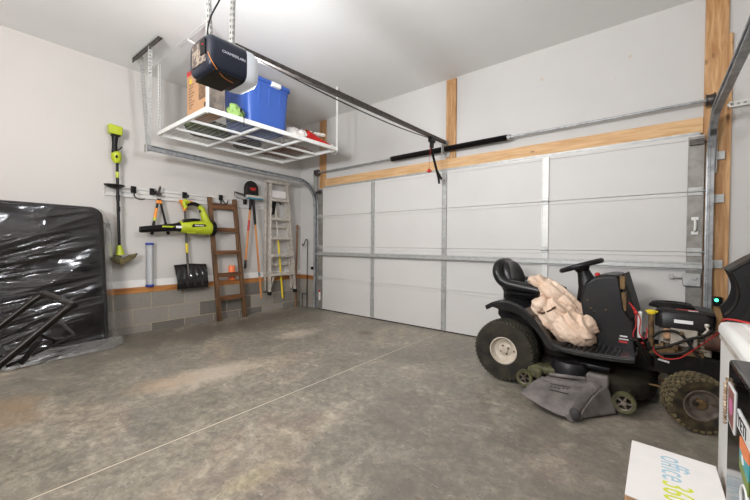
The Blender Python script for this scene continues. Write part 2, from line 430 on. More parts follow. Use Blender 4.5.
# ================================================================== the setting
H, YB, XR = 3.28, -6.8, 6.6
struct(MB().box(-.15, XR + .1, YB - .1, .2, -.12, 0).build('floor', 'floor', keep=True), 'stained grey concrete garage floor')
struct(MB().box(-.15, XR + .1, YB - .1, .2, H, H + .1).build('ceiling', 'ceil', keep=True), 'plain white garage ceiling')
wl = struct(MB().box(-.15, -.03, YB, .2, 0, H).build('wall_left', 'wall', keep=True), 'long white side wall with tools hung on it')
info(MB().box(-.03, .012, YB, .045, 0, .5).build('block_course', 'block_y', wl, keep=True), 'grey cinder block base of wall', None)
MB().box(-.03, -.026, YB, .04, .57, .66).build('paint_edge', 'white', wl)
struct(MB().box(-.03, .02, YB, .0, .5, .57).build('trim_1', 'sill', bevel=.004, keep=True), 'orange-brown wooden sill board along the side wall')
wf = struct(MB().box(-.15, .5, .03, .15, 0, H).box(.5, 5.38, .03, .15, 2.1, H).box(5.38, XR, .03, .15, 0, H).build('wall_front', 'wall2', keep=True), 'white wall around the garage door')
info(MB().box(.012, .498, -.012, .03, 0, .5).build('block_course', 'block_x', wf, keep=True), 'grey cinder block base of wall', None)
struct(MB().box(.02, .498, -.02, .03, .5, .57).build('trim_2', 'sill_x', bevel=.004, keep=True), 'short orange-brown sill board beside the garage door')
struct(MB().box(XR, XR + .1, YB, .15, 0, H).build('wall_right', 'wall', keep=True))
struct(MB().box(-.15, XR + .1, YB - .1, YB, 0, H).build('wall_back', 'wall', keep=True))
struct(MB().box(.5, .645, -.0, .03, 0, 3.26).build('trim_3', 'pine', bevel=.002, keep=True), 'bare pine post left of the garage door')
struct(MB().box(2.925, 3.06, -.0, .03, 2.24, 3.26).build('trim_4', 'pine', bevel=.002, keep=True), 'bare pine post above the middle of the garage door')
tp = struct(MB().box(5.362, 5.505, -.0, .03, 0, 3.279).build('trim_5', 'pine', bevel=.002, keep=True), 'bare pine post right of the garage door')
struct(MB().box(.645, 5.36, .0, .03, 2.105, 2.245).build('trim_6', 'pine_x', bevel=.002, keep=True), 'long pine header board over the garage door')
struct(MB().box(.64, 5.34, -.016, .028, 2.085, 2.112).box(.64, 5.34, -.024, -.014, 2.100, 2.116).build('trim_7', 'galv', keep=True), 'grey metal stop strip above the garage door')
struct(MB().box(5.505, 5.53, -.0, .03, 0, 2.9).build('trim_8', 'pine', keep=True))

# ------------------------------------------------------------------ the sectional garage door
DX0, DX1 = .5, 5.372
door = bpy.data.objects.new('door_1', None); COL.objects.link(door); WORLD['door_1'] = Matrix()
struct(door, 'white sectional garage door seen from inside')
SEC = [0.012, .549, 1.084, 1.606, 2.09]
stx = [.565, 1.728, 2.928, 4.128, 5.318]
for a, b in zip(SEC, SEC[1:]):
    m = MB().box(DX0, DX1, -.018, .02, a + .001, b - .001)
    m.box(DX0, DX1, -.024, -.017, a + .001, a + .008).box(DX0, DX1, -.024, -.017, b - .038, b - .030)
    p = m.build('panel', 'panel', door, bevel=.003)
MB().box(DX0, DX1, -.02, .02, .0, .014).build('bottom_seal', 'rubber', door)
for i, x in enumerate(stx):
    w = (.085, .05, .055, .06, .095)[i]
    for a, b in zip(SEC, SEC[1:]):
        m = MB().box(x - w / 2, x + w / 2, -.031, -.017, a + .012, b - .012)
        for sx in (-1, 1): m.box(x + sx * w / 2 - .004, x + sx * w / 2 + .004, -.038, -.017, a + .012, b - .012)
        nb = 6
        for q in range(nb):
            z = a + .06 + (b - a - .12) * q / (nb - 1)
            m.cyl((x, -.031, z), (x, -.035, z), .006, n=8)
        info(m.build('stile', ('galv_dk', 'galv', 'galv', 'galv_lt', 'galv_dk')[i], door), None, None)
    for z in SEC[1:4]:
        h = MB().box(x - w * .5, x + w * .5, -.043, -.031, z + .008, z + .035).box(x - w * .5, x + w * .5, -.043, -.031, z - .035, z - .008)
        h.cyl((x - w * .62, -.046, z), (x + w * .62, -.046, z), .009, n=10)
        if i in (0, 4):
            e = (DX1 + .03) if i == 4 else (DX0 - .035)
            h.cyl((x, -.052, z), (e, -.052, z), .006, n=8).cyl((e - .012, -.052, z), (e + .012, -.052, z), .023, n=14)
        h.build('hinge', 'galv', door, bevel=.002)
for x, e in ((stx[0], DX0 - .035), (stx[4], DX1 + .03)):
    MB().box(x - .045, x + .045, -.06, -.03, 2.0, 2.05).cyl((x, -.055, 2.02), (e, -.055, 2.02), .007, n=8).cyl((e - .012, -.055, 2.02), (e + .012, -.055, 2.02), .023, n=14).build('roller_bracket', 'steel_dk', door, bevel=.003)
st = MB().sheet([(-.038, .925), (-.038, .94), (-.085, .945), (-.085, .975), (-.038, .98), (-.038, .995)], .004, DX0 + .01, DX1 - .005, 'yz')
st.build('strut', 'galv', door)
h = MB().tube(curve([(5.318, -.035, 1.26), (5.318, -.075, 1.28), (5.318, -.075, 1.34), (5.318, -.035, 1.36)], 5), .009, 8)
h.box(5.295, 5.34, -.041, -.03, 1.235, 1.262).box(5.295, 5.34, -.041, -.03, 1.358, 1.385)
h.build('lift_handle', 'white', door)
h = MB().box(5.245, 5.36, -.075, -.038, .79, .90).box(5.16, 5.25, -.062, -.05, .852, .868).box(5.155, 5.185, -.066, -.046, .845, .885).cyl((5.32, -.076, .865), (5.32, -.085, .865), .02)
h.build('slide_latch', 'galv', door, bevel=.004)
h = MB().box(2.9, 2.956, -.05, -.03, 1.93, 2.05).box(2.915, 2.94, -.13, -.04, 1.955, 1.975).cyl((2.90, -.12, 1.965), (2.956, -.12, 1.965), .012)
h.build('opener_bracket', 'galv', door, bevel=.003)
MB().box(DX0 + .03, DX0 + .075, -.034, -.0305, .16, .33).build('warning_label', 'box_white', door)
MB().box(DX0 + .03, DX0 + .075, -.036, -.032, .30, .335).build('warning_stripe', 'red', door)

# ------------------------------------------------------------------ door tracks
def track(x, side, label, yback, hanger):
    """C-section track: vertical, curve, then back under the ceiling"""
    root = thing('garage_door_track', label, 'track', (x, -.055, 0), 0, 'garage door tracks')
    R, y0 = .38, -.055
    pts = [(y0, .02), (y0, .6), (y0, 1.2), (y0, 2.19 - R)]
    for k in range(1, 13):
        a = pi / 2 * k / 12; pts.append((y0 - R + R * cos(a), 2.19 - R + R * sin(a)))
    pts += [(y0 - 1.2, 2.20), (yback, 2.235)]
    m = MB()
    def off(d):
        out = []
        for i, p in enumerate(pts):
            q = Vector(pts[min(i + 1, len(pts) - 1)]) - Vector(pts[max(i - 1, 0)]); q.normalize()
            out.append((p[0] - q.y * d, p[1] + q.x * d))
        return out
    web = x - side * .02
    P = [(sd, off(sd * .026)) for sd in (-1, 1)]
    A, B = P[0][1], P[1][1]
    m.grid(lambda u, v: (web, *(Vector(A[int(round(u * (len(pts) - 1)))]).lerp(Vector(B[int(round(u * (len(pts) - 1)))]), v))), len(pts) - 1, 1)
    for sd, Q in P:
        m.sheet(Q, .003, min(x - .022, x + .022), max(x - .022, x + .022), 'yz')
        m.tube([(x + side * .02, p[0], p[1]) for p in Q], .005, 6)
    m.build('rail', 'track', root)
    for z in (.35, .95, 1.5, 1.86):
        MB().box(min(x, x - side * .09), max(x, x - side * .09), -.025, -.001, z, z + .07).box(min(web, web - side * .005), max(web, web - side * .005), -.09, -.002, z, z + .07).build('jamb_bracket', 'galv', root, bevel=.003)
    if hanger:
        g = MB(); ang = [(x - .16, -2.695, H - .02), (x + .57, -2.672, H - .02)]
        g.bar(ang[0], ang[1], .045, .004).bar((ang[0][0], -2.71, H - .04), (ang[1][0], -2.69, H - .04), .004, .05)
        g.build('ceiling_angle', 'steel_dk', root)
        perforated(MB(), (x - .02, -2.665, H - .02), (x - .015, yback + .03, 2.20), .04, (0, 1, 0)).build('hanger_strap', 'galv', root)
        perforated(MB(), (x + .32, -2.685, H - .03), (x + .01, yback + .03, 2.24), .04, (0, 1, 0)).build('hanger_brace', 'galv', root)
        MB().box(x - .035, x + .035, yback - .006, yback + .002, 2.18, 2.27).build('end_stop', 'galv', root)
    else:
        perforated(MB(), (x + .02, yback + .06, H - .002), (x + .02, yback + .06, 2.2), .04, (0, 1, 0)).build('hanger_strap', 'galv', root)
    m = MB().box(min(x - side * .0, x - side * .04), max(x - side * .0, x - side * .04), -.035, -.004, 1.75, 2.3)
    perforated(m, (x - side * .035, -.06, 1.78), (x - side * .035, -.06, 2.34), .04, (0, 1, 0))
    m.build('flag_bracket', 'galv', root)
    if not hanger:
        perforated(MB(), (5.51, -.03, 2.30), (6.1, -.005, 2.305), .045, (0, 0, 1)).build('side_brace', 'galv_lt', root)
    return root
track(.468, 1, 'garage door track curving under the wire storage shelf', -2.63, True)
track(5.405, -1, 'garage door track curving up beside the pine post and out of view', -2.75, False)

# ------------------------------------------------------------------ torsion spring shaft over the door
ts = thing('torsion_spring_shaft', 'steel spring shaft running across the wall above the garage door', 'spring shaft', (2.93, -.075, 2.35))
SY, SZ = -.075, 2.355
MB().cyl((.46, SY, SZ), (5.47, SY, SZ), .0125, n=14).build('shaft', 'track', ts)
for a, b in ((2.11, 2.915), (2.955, 3.735)):
    n = int((b - a) / .013)
    info(MB().tube([(a + (b - a) * k / (n * 2), SY, SZ) for k in range(n * 2 + 1)], [(.031 if k % 2 else .036) for k in range(n * 2 + 1)], 14).build('spring', 'spring', ts), 'black coiled spring', None)
for x in (2.095, 3.75): MB().cyl((x - .022, SY, SZ), (x + .022, SY, SZ), .029).cyl((x - .012, SY - .045, SZ), (x + .012, SY + .02, SZ), .006, n=8).build('winding_cone', 'galv', ts, bevel=.003)
MB().box(2.928, 2.942, -.13, .0, 2.29, 2.41).box(2.9, 2.98, -.006, .0, 2.27, 2.415).cyl((2.925, SY, SZ), (2.945, SY, SZ), .03).build('centre_bracket', 'galv', ts, bevel=.003)
for x, sgn in ((.53, 1), (5.40, -1)):
    pr = [(.03, -.035), (.05, -.035), (.052, -.03), (.043, -.025), (.045, .01), (.054, .016), (.054, .024), (.03, .03)]
    MB().lathe(pr, 28, frame((x, SY, SZ), (0, 1, 0), (0, 0, 1))).build('cable_drum', 'steel_dk', ts)
    MB().box(x - sgn * .055, x - sgn * .048, -.12, .0, 2.30, 2.41).cyl((x - sgn * .06, SY, SZ), (x - sgn * .045, SY, SZ), .03).build('end_bearing', 'galv', ts, bevel=.003)
    MB().cyl((x, SY - .045, SZ), (x - sgn * .0, -.112, .15), .0012, n=6).build('lift_cable', 'steel_dk', ts)

# ------------------------------------------------------------------ garage door opener
op = thing('garage_door_opener', 'black garage door opener with lit white lens hanging from the ceiling', 'garage door opener', (2.93, -2.98, 2.10))
x0, x1, ya, yb, z0, z1 = 2.79, 3.06, -3.13, -2.90, 2.135, 2.35
def hull(y, k=1.0, drop=0):
    """rounded cross-section of the housing at y"""
    w, h = (x1 - x0) / 2 * k, (z1 - z0) / 2 * k; cx, cz = (x0 + x1) / 2, (z0 + z1) / 2 - drop
    out = []
    for j in range(28):
        a = 2 * pi * j / 28; ca, sa = cos(a), sin(a)
        out.append(Vector((cx + w * math.copysign(abs(ca) ** .42, ca), y, cz + h * math.copysign(abs(sa) ** .42, sa))))
    return out
def loft(secs):
    m = MB(); R = [[m.bm.verts.new(v) for v in s] for s in secs]
    for A, B in zip(R, R[1:]):
        for j in range(len(A)): m.bm.faces.new((A[j], A[(j + 1) % len(A)], B[(j + 1) % len(B)], B[j]))
    m.bm.faces.new(R[0]); m.bm.faces.new(R[-1][::-1]); return m
loft([hull(ya, .86), hull(ya + .012, .96), hull(ya + .03, 1), hull(yb, 1)]).build('housing', 'navy', op, angle=50)
loft([hull(yb, 1.0), hull(yb + .05, .99), hull(yb + .085, .9, .006), hull(yb + .1, .7, .012)]).build('light_lens', 'lens', op, angle=50)
MB().box(x0 + .012, x1 - .012, ya + .03, yb - .03, z0 - .003, z0 + .01).build('belly_panel', 'black', op, bevel=.004)
MB().box(x0 + .05, x1 - .05, ya - .006, ya + .004, z0 + .05, z1 - .03).build('label_panel', 'vent', op, bevel=.003)
MB().box(x1 - .10, x1 - .045, ya - .012, ya + .004, z0 + .09, z1 - .035).build('terminal_recess', 'black', op, bevel=.003)
MB().cyl((x1 - .07, ya - .014, z1 - .07), (x1 - .055, ya - .014, z1 - .07), .003, n=8).build('red_button', 'red', op)
m = MB(); text(m, 'CHAMBERLAIN', frame((x1 + .001, ya + .07, z0 + .115), (0, 1, 0), (0, 0, 1)), .022, .001, 1.0); m.build('lettering', 'grey_ink', op)
MB().tube(curve([(x1 - .02, ya - .004, z0 + .09), (x1 - .005, ya + .02, z0 + .03), (x1 - .03, ya + .09, z0 - .012), (x1 - .06, ya + .17, z0 - .012)], 6), .0016, 6).build('antenna_wire', 'orange', op)
MB().tube(curve([(x1 - .08, ya + .02, z1 - .01), (x1 - .06, ya + .03, z1 + .1), (x1 - .02, ya + .1, z1 + .3), (x1 - .02, ya + .12, z1 + .5), (2.93, ya + .2, H)], 6), .005, 6).build('power_cord', 'black', op)
for (x, y, xb, yb2) in ((2.86, ya + .09, 2.84, ya + .06), (2.97, ya + .17, 3.03, ya + .16)):
    m = perforated(MB(), (x, y, z1), (xb, yb2, H), .036, (1, 0, 0)); perforated(m, (x - .018, y + .018, z1), (xb - .018, yb2 + .018, H), .036, (0, 1, 0))
    m.build('hanger_strap', 'galv', op)
m = perforated(MB(), (2.98, ya + .05, z1 + .012), (2.98, yb + .02, z1 + .012), .05, (1, 0, 0), .03); m.box(2.955, 3.005, ya + .06, yb, z1 - .008, z1 + .01)
m.build('top_plate', 'galv', op)
m = MB().bar((2.95, yb - .02, 2.385), (2.95, -.04, 2.447), .028, .03); m.bar((2.95, yb - .02, 2.366), (2.95, -.04, 2.428), .045, .006)
m.build('rail', 'steel_dk', op)
MB().tube(curve([(2.985, yb + .08, 2.345), (2.985, -2.0, 2.325), (2.98, -1.2, 2.338), (2.955, -.44, 2.40)], 6), .0055, 6).build('drive_chain', 'black_metal', op)
MB().box(2.925, 2.975, -.46, -.36, 2.36, 2.425).box(2.935, 2.965, -.44, -.38, 2.30, 2.365).build('trolley', 'black_metal', op, bevel=.005)
m = MB().bar((2.935, -.41, 2.32), (2.935, -.20, 1.96), .006, .03, (1, 0, 0)); m.bar((2.935, -.26, 2.06), (2.935, -.125, 1.965), .006, .028, (1, 0, 0)); m.bar((2.937, -.22, 1.99), (2.937, -.19, 1.90), .006, .026, (1, 0, 0))
m.build('door_arm', 'black_metal', op)
MB().tube([(2.95, -.43, 2.31), (2.935, -.44, 2.16), (2.935, -.44, 2.02)], .0022, 6).build('release_cord', 'red', op)
MB().ball((2.935, -.44, 2.02), (.022, .022, .026)).box(2.905, 2.965, -.45, -.43, 2.005, 2.02).build('release_handle', 'red', op)
MB().box(2.93, 2.97, -.06, .0, 2.42, 2.47).build('wall_bracket', 'galv', op, bevel=.003)

# ------------------------------------------------------------------ door sensors, ceiling lamp
s = thing('safety_sensor', 'small black door sensor with green light beside the pine post', 'sensor', (5.425, -.12, .64), 0, 'garage door sensors')
MB().box(5.432, 5.488, -.145, -.085, .645, .72).build('body', 'black', s, bevel=.006)
MB().cyl((5.45, -.1455, .695), (5.45, -.15, .695), .012).build('status_light', 'led', s)
MB().box(5.44, 5.48, -.085, -.001, .67, .70).build('bracket', 'galv', s)
s = thing('safety_sensor', 'small black door sensor on the stub wall left of the garage door', 'sensor', (.43, -.06, .68), 0, 'garage door sensors')
MB().box(.395, .44, -.1, -.055, .685, .735).build('body', 'black', s, bevel=.005)
MB().bar((.42, -.02, .71), (.42, -.07, .71), .02, .02).build('bracket', 'galv', s)
def hanging_lamp(x, y, z, label):
    lamp = thing('pendant_lamp', label, 'lamp', (x, y, z))
    MB().cyl((x, y, H), (x, y, z + .07), .008, n=8).lathe([(.0, .0), (.05, .0), (.05, .02), (.0, .025)], 20, Matrix.Translation((x, y, H - .026))).build('stem', 'white', lamp)
    MB().lathe([(.02, .075), (.055, .07), (.06, .05), (.03, .045)], 24, Matrix.Translation((x, y, z + .01))).build('cap', 'white', lamp)
hanging_lamp(2.75, -4.75, 3.0, 'bare bulb lamp hanging behind the view near the side wall')
sl = thing('added_fill_light', 'added fill light with round white umbrella on a thin stand behind the view', 'lamp', (3.9, -5.75, 0))  # added umbrella rig, put in to brighten the ceiling and room
MB().cyl((3.9, -5.75, .0), (3.9, -5.75, 2.0), .014, n=10).build('stand', 'black_metal', sl)
for k in range(3): MB().tube([(3.9, -5.75, .4), (3.9 + .4 * cos(k * 2.1), -5.75 + .4 * sin(k * 2.1), .012)], .01, 8).build('leg', 'black_metal', sl)
MB().lathe([(.0, -.10), (.2, -.09), (.42, -.05), (.5, -.015), (.5, -.01), (.2, -.08), (.0, -.09)], 28, Matrix.Translation((3.9, -5.66, 1.98)) @ (Vector((3.0, -3.2, 4.3)) - Vector((3.9, -5.6, 2.05))).to_track_quat('Z', 'Y').to_matrix().to_4x4()).build('umbrella', 'white', sl)
# ================================================================== overhead wire rack
RX0, RX1, RY0, RY1, RZ = .40, 1.63, -2.475, -.70, 2.42
rk = thing('storage_rack', 'white steel wire storage shelf hanging from the ceiling', 'storage rack', ((RX0 + RX1) / 2, (RY0 + RY1) / 2, RZ))
m = MB()
for x in (RX0, RX1): m.box(x - .014, x + .014, RY0, RY1, RZ - .005, RZ + .042)
for y in (RY0, RY1): m.box(RX0, RX1, y - .014, y + .014, RZ - .005, RZ + .042)
m.build('rim', 'white_rack', rk, bevel=.003)
for x in (.82, 1.22): MB().box(x - .014, x + .014, RY0, RY1, RZ - .006, RZ + .02).build('long_beam', 'white_rack', rk)
for y in (-1.88, -1.29): MB().box(RX0, RX1, y - .014, y + .014, RZ - .008, RZ + .02).build('cross_beam', 'white_rack', rk)
m = MB()
for i in range(1, 24):
    x = RX0 + (RX1 - RX0) * i / 24; m.box(x - .0013, x + .0013, RY0, RY1, RZ + .024, RZ + .027)
for i in range(1, 26):
    y = RY0 + (RY1 - RY0) * i / 26; m.box(RX0, RX1, y - .0014, y + .0014, RZ + .027, RZ + .0305)
m.build('wire_mesh', 'galv', rk)
for x, y, w, fx in ((RX0, RY0, .03, (1, 0, 0)), (RX1, RY0, .045, (1, 0, 0)), (RX1, RY1, .03, (0, 1, 0)), (RX0, RY1, .03, (0, 1, 0))):
    m = perforated(MB(), (x, y, RZ), (x, y, H), w, fx); f2 = Vector((fx[1], fx[0], 0))
    perforated(m, Vector((x, y, RZ)) + f2 * .016 - Vector(fx) * w / 2, Vector((x, y, H)) + f2 * .016 - Vector(fx) * w / 2, .03, f2)
    m.build('hanging_post', 'white_rack', rk)
for a, b, f in (((.03, RY0, H - .003), (.64, RY0, H - .003), (0, 1, 0)), ((.97, RY0, H - .003), (1.67, RY0, H - .003), (0, 1, 0)), ((1.61, -1.12, H - .003), (1.61, -.43, H - .003), (1, 0, 0)), ((.42, -1.12, H - .003), (.42, -.43, H - .003), (1, 0, 0))):
    perforated(MB(), a, b, .035, f).build('ceiling_strip', 'white_rack', rk)
MB().bar((1.2, RY0, H - .01), (1.61, RY0, 3.02), .02, .004, (0, 1, 0)).build('brace', 'white_rack', rk)
MB().tube(curve([(1.645, -.80, RZ + .03), (1.66, -.88, RZ - .035), (1.66, -.79, RZ - .075), (1.65, -.73, RZ - .04), (1.65, -.71, RZ + .05)], 6), .003, 6).build('cord_loop', 'white', rk)
ZT = RZ + .032
b = thing('cardboard_box', 'tall brown cardboard box with red top band standing on the wire storage shelf', 'box', (1.32, -2.37, ZT))
MB().box(1.10, 1.555, -2.44, -2.255, ZT, 2.96).build('carton', 'card', b, bevel=.004)
MB().box(1.098, 1.557, -2.442, -2.253, 2.91, 2.962).build('red_band', 'card_red', b, bevel=.004)
MB().box(1.553, 1.5575, -2.435, -2.26, ZT + .01, 2.905).build('printed_side', 'card_print', b)
m = MB().box(1.38, 1.545, -2.4425, -2.439, 2.60, 2.78); m.box(1.45, 1.48, -2.4425, -2.439, 2.78, 2.84); m.box(1.43, 1.51, -2.4425, -2.439, 2.835, 2.845)
m.build('product_picture', 'card_dark', b)
m = MB()
for i in range(9): m.box(1.15, 1.22 + .03 * (i % 3), -2.4425, -2.439, 2.56 + .03 * i, 2.568 + .03 * i)
m.build('printed_lines', 'card_dark', b)
MB().box(1.50, 1.535, -2.4425, -2.439, 2.50, 2.55).build('printed_mark', 'black_mt', b)
MB().box(1.17, 1.21, -2.4425, -2.439, 2.82, 2.87).build('sticker', 'yellow', b)

# blue tote: tapered tub with ribs, rolled rim, lid and latches
tt = thing('storage_tote', 'large blue plastic storage tote with lid on the wire shelf', 'tote', (1.3, -1.73, ZT))
tx0, tx1, ty0, ty1, tz0, tz1 = 1.0, 1.575, -2.01, -1.44, ZT, 3.0
def ring(k, z, ex=0):
    cx, cy = (tx0 + tx1) / 2, (ty0 + ty1) / 2; w, h = (tx1 - tx0) / 2 * k + ex, (ty1 - ty0) / 2 * k + ex; out = []
    for j in range(48):
        a = 2 * pi * (j + .5) / 48; ca, sa = cos(a), sin(a)
        out.append(Vector((cx + w * math.copysign(abs(ca) ** .22, ca), cy + h * math.copysign(abs(sa) ** .22, sa), z)))
    return out
loft([ring(.88, tz0), ring(.90, tz0 + .015), ring(.985, tz1 - .08), ring(1.0, tz1 - .078), ring(1.0, tz1 - .035)]).build('tub', 'blue', tt, angle=45)
loft([ring(1.0, tz1 - .035, .014), ring(1.0, tz1 - .03, .02), ring(1.0, tz1, .018), ring(.97, tz1 + .012), ring(.9, tz1 + .012), ring(.88, tz1 + .03)]).build('lid', 'blue', tt, angle=45)
m = MB()
for y in (-1.86, -1.72, -1.58):
    m.prism([(1.515, tz0 + .02), (1.538, tz0 + .02), (1.578, tz1 - .09), (1.55, tz1 - .09)], y - .018, y + .018)
for x in (1.16, 1.29, 1.42):
    m.prism([(-1.945, tz0 + .02), (-1.97, tz0 + .02), (-2.012, tz1 - .09), (-1.98, tz1 - .09)], x - .018, x + .018, 'yz')
m.build('ribs', 'blue', tt, bevel=.004)
MB().box(1.24, 1.34, -2.05, -2.0, tz1 - .075, tz1 - .01).build('latch', 'white', tt, bevel=.006)
MB().box(1.57, 1.615, -1.72, -1.60, tz1 - .055, tz1 - .005).build('latch', 'white', tt, bevel=.006)

def lump(m, c, r, seed=0, amp=.25, freq=9, n=4):
    """a crumpled soft shape"""
    bm = bmesh.new(); bmesh.ops.create_icosphere(bm, subdivisions=n, radius=1)
    off = Vector((seed * 3.1, seed * 1.7, seed))
    for v in bm.verts:
        d = v.co.normalized(); p = Vector((d.x * r[0], d.y * r[1], d.z * r[2]))
        k = 1 + amp * (abs(noise.noise(p * freq + off)) * 1.6 + .5 * noise.noise(p * freq * 2.3 + off) - .35)
        v.co = Vector(c) + p * k
    me = bpy.data.meshes.new('l'); bm.to_mesh(me); bm.free(); m.bm.from_mesh(me); bpy.data.meshes.remove(me); return m
def flatten(o, z):
    for v in o.data.vertices:
        w = z - o.location.z
        if v.co.z < w: v.co.z = w
g = thing('green_bundle', 'crumpled pale green bundle beside the blue tote on the wire shelf', 'bundle', (1.53, -2.13, ZT))
o = lump(MB(), (1.525, -2.13, ZT + .075), (.065, .09, .085), 2, .35, 12).build('cloth', 'green_cloth', g)
MB().tube([(1.60, -2.10, ZT + .10), (1.655, -2.10, ZT + .03), (1.658, -2.10, ZT - .08)], .004, 6).ball((1.60, -2.10, ZT + .10), (.012, .012, .025)).build('tie', 'black', g)
for o in g.children: 
    for v in o.data.vertices: v.co.z = max(v.co.z, .002) if o.name.startswith('cloth') else v.co.z
def soft(name, label, cat, c, r, mat, seed, amp=.2, freq=7):
    o = lump(MB(), c, r, seed, amp, freq).build(name, mat); info(o, label, cat)
    lo = ZT - o.location.z
    for v in o.data.vertices: v.co.z = max(v.co.z, lo + .001)
    return o
soft('duffel_bag', 'dark green soft bag seen through the mesh at the back of the wire shelf', 'bag', (.76, -2.05, ZT + .07), (.20, .27, .11), 'green_dk', 3)
soft('folded_tarp', 'charcoal folded tarp seen through the middle of the wire shelf', 'tarp', (.70, -1.50, ZT + .03), (.24, .15, .05), 'charcoal', 5, .1)
o = MB().grid(lambda u, v: Vector((.50 + .72 * u, -1.26 + .5 * v, ZT + .012 + .012 * noise.noise(Vector((u * 6, v * 5, 1))))), 24, 16).build('woven_mat', 'brownmat')
o.modifiers.new('thick', 'SOLIDIFY').thickness = .012; info(o, 'brown woven mat lying flat at the far end of the wire shelf', 'mat')
soft('plastic_bag', 'bulging white plastic bag next to the blue tote on the wire shelf', 'bag', (1.37, -1.25, ZT + .085), (.105, .13, .11), 'fluff', 8, .3)
o = MB().tube([(1.44, -1.07, ZT + .17), (1.47, -.98, ZT + .16), (1.52, -.83, ZT + .165)], [.022, .024, .022], 14).build('foam_tube', 'fluff'); info(o, 'white foam tube sticking out above the red cone hat', 'tube')
gn = thing('holiday_decoration', 'red felt cone hat with white trim and pompom lying on the shelf end', 'decoration', (1.57, -1.0, ZT))
hp = [(1.535, -1.17, ZT + .08), (1.535, -1.05, ZT + .07), (1.55, -.92, ZT + .05), (1.57, -.77, ZT + .03)]
MB().tube(curve(hp, 5), [.075 - .062 * (i / 15) for i in range(16)], 18).build('cone_hat', 'redcloth', gn)
lump(MB(), (1.575, -.745, ZT + .03), (.026, .026, .026), 4, .3, 30, 3).build('pompom', 'fluff', gn)
lump(MB(), (1.545, -1.23, ZT + .066), (.055, .06, .055), 6, .3, 16).build('beard', 'fluff', gn)
m = MB()
for a in range(5): m.ball((1.565 + .012 * cos(a * 1.3), -1.13 + .028 * (a - 2), ZT + .125 + .012 * sin(a * 2.1)), (.012, .026, .008), Matrix.Rotation(a, 4, 'Z'))
m.build('leaf_sprig', 'green_dk', gn)
soft('red_ribbon', 'small scrap of red cloth on the shelf edge next to the tote', 'ribbon', (1.58, -1.38, ZT + .016), (.022, .04, .016), 'redcloth', 9, .3, 20)

# ================================================================== things on the left wall
W0 = -.026
ra = thing('tool_rail', 'white slotted tool rail screwed along the side wall', 'tool rail', (-.02, -1.78, 1.70))
m = MB()
for z in (1.705, 1.757, 1.808): m.box(-.03, .0, -2.905, -.72, z - .012, z + .012)
m.box(-.03, -.018, -2.905, -.72, 1.70, 1.815)
m.build('channel', 'panel', ra, bevel=.003)
MB().box(-.03, .002, -2.908, -2.904, 1.693, 1.82).build('end_cap', 'panel', ra)
def hook(y, label, kind='j', z=1.80):
    h = thing('wall_hook', label, 'hook', (.02, y, 1.72), 0, 'hooks on the tool rail')
    MB().box(.0, .022, y - .028, y + .028, z - .05, z + .032).box(.022, .03, y - .016, y + .016, z - .03, z + .012).build('clip', 'black', h, bevel=.005)
    if kind == 'j':
        MB().tube(curve([(.028, y - .0, z - .01), (.06, y + .01, z - .03), (.10, y - .02, z - .075), (.13, y - .015, z - .115), (.13, y + .03, z - .135), (.13, y + .085, z - .125)], 6), .0075, 8).build('arm', 'black_metal', h)
    elif kind == 'double':
        m = MB()
        for k in (-1, 1): m.tube(curve([(.025, y + k * .02, z - .04), (.07, y + k * .03, z - .09), (.11, y + k * .045, z - .10), (.13, y + k * .05, z - .05)], 6), .006, 8)
        m.build('prongs', 'black_metal', h)
    elif kind == 'loop':
        m = MB().bar((.06, y - .03, z + .09), (.06, y - .20, z + .115), .02, .024)
        m.tube(curve([(.06, y - .2, z + .11), (.06, y - .195, z + .06), (.06, y - .13, z + .03), (.06, y - .02, z + .015)], 6), .005, 8)
        m.build('arm', 'steel_dk', h)
    else:
        MB().bar((.02, y, z - .03), (.12, y, z - .045), .03, .012).bar((.118, y, z - .05), (.118, y, z - .01), .03, .01).build('arm', 'black_metal', h)
    return h
hook(-2.62, 'empty black J-shaped hook on the rail between yellow-green trimmer and loppers')
hook(-2.415, 'black rail hook holding the orange loppers', 'peg')
hook(-2.02, 'black rail hook above the yellow-green leaf blower', 'peg')
hook(-1.51, 'black double-pronged hook behind top rung of the wooden ladder', 'double', 1.82)
hook(-1.12, 'rail hook with sideways rod and wire loop beside the black shovel blade', 'loop')

# --- weed trimmer
X = .075
w = thing('string_trimmer', 'yellow-green and black string trimmer hanging head down on the wall', 'trimmer', (X, -2.8, .87))
MB().prism([(-2.885, 2.405), (-2.76, 2.40), (-2.755, 2.50), (-2.80, 2.505), (-2.89, 2.515)], X - .045, X + .05, 'yz').build('battery_housing', 'lime', w, bevel=.01)
MB().box(X - .035, X + .052, -2.835, -2.78, 2.425, 2.48).build('latch', 'lime', w, bevel=.006)
MB().box(X - .035, X + .04, -2.86, -2.775, 2.385, 2.408).build('battery_foot', 'black', w, bevel=.006)
MB().tube([(X, -2.822, 2.40), (X, -2.826, 2.30), (X, -2.828, 2.19)], [.036, .026, .032], 14).build('rear_grip', 'black', w)
MB().bar((X + .01, -2.80, 2.22), (X + .01, -2.755, 2.275), .012, .012).build('trigger_guard', 'black', w)
MB().tube([(X, -2.825, 2.205), (X, -2.815, 2.19), (X, -2.808, 2.12), (X, -2.803, 2.075)], [.03, .052, .052, .03], 16).build('trigger_housing', 'lime', w)
MB().ball((X + .05, -2.82, 2.14), (.012, .014, .02)).build('switch', 'black', w)
MB().tube([(X, -2.803, 2.08), (X, -2.795, 1.52), (X, -2.785, 1.08)], .0155, 14).build('shaft', 'black_metal', w)
MB().cyl((X, -2.7975, 1.70), (X, -2.795, 1.63), .02).box(X - .012, X + .03, -2.81, -2.78, 1.50, 1.56).build('coupler', 'black', w, bevel=.003)
MB().cyl((X, -2.802, 1.97), (X, -2.801, 1.90), .0162).build('shaft_label', 'lime', w)
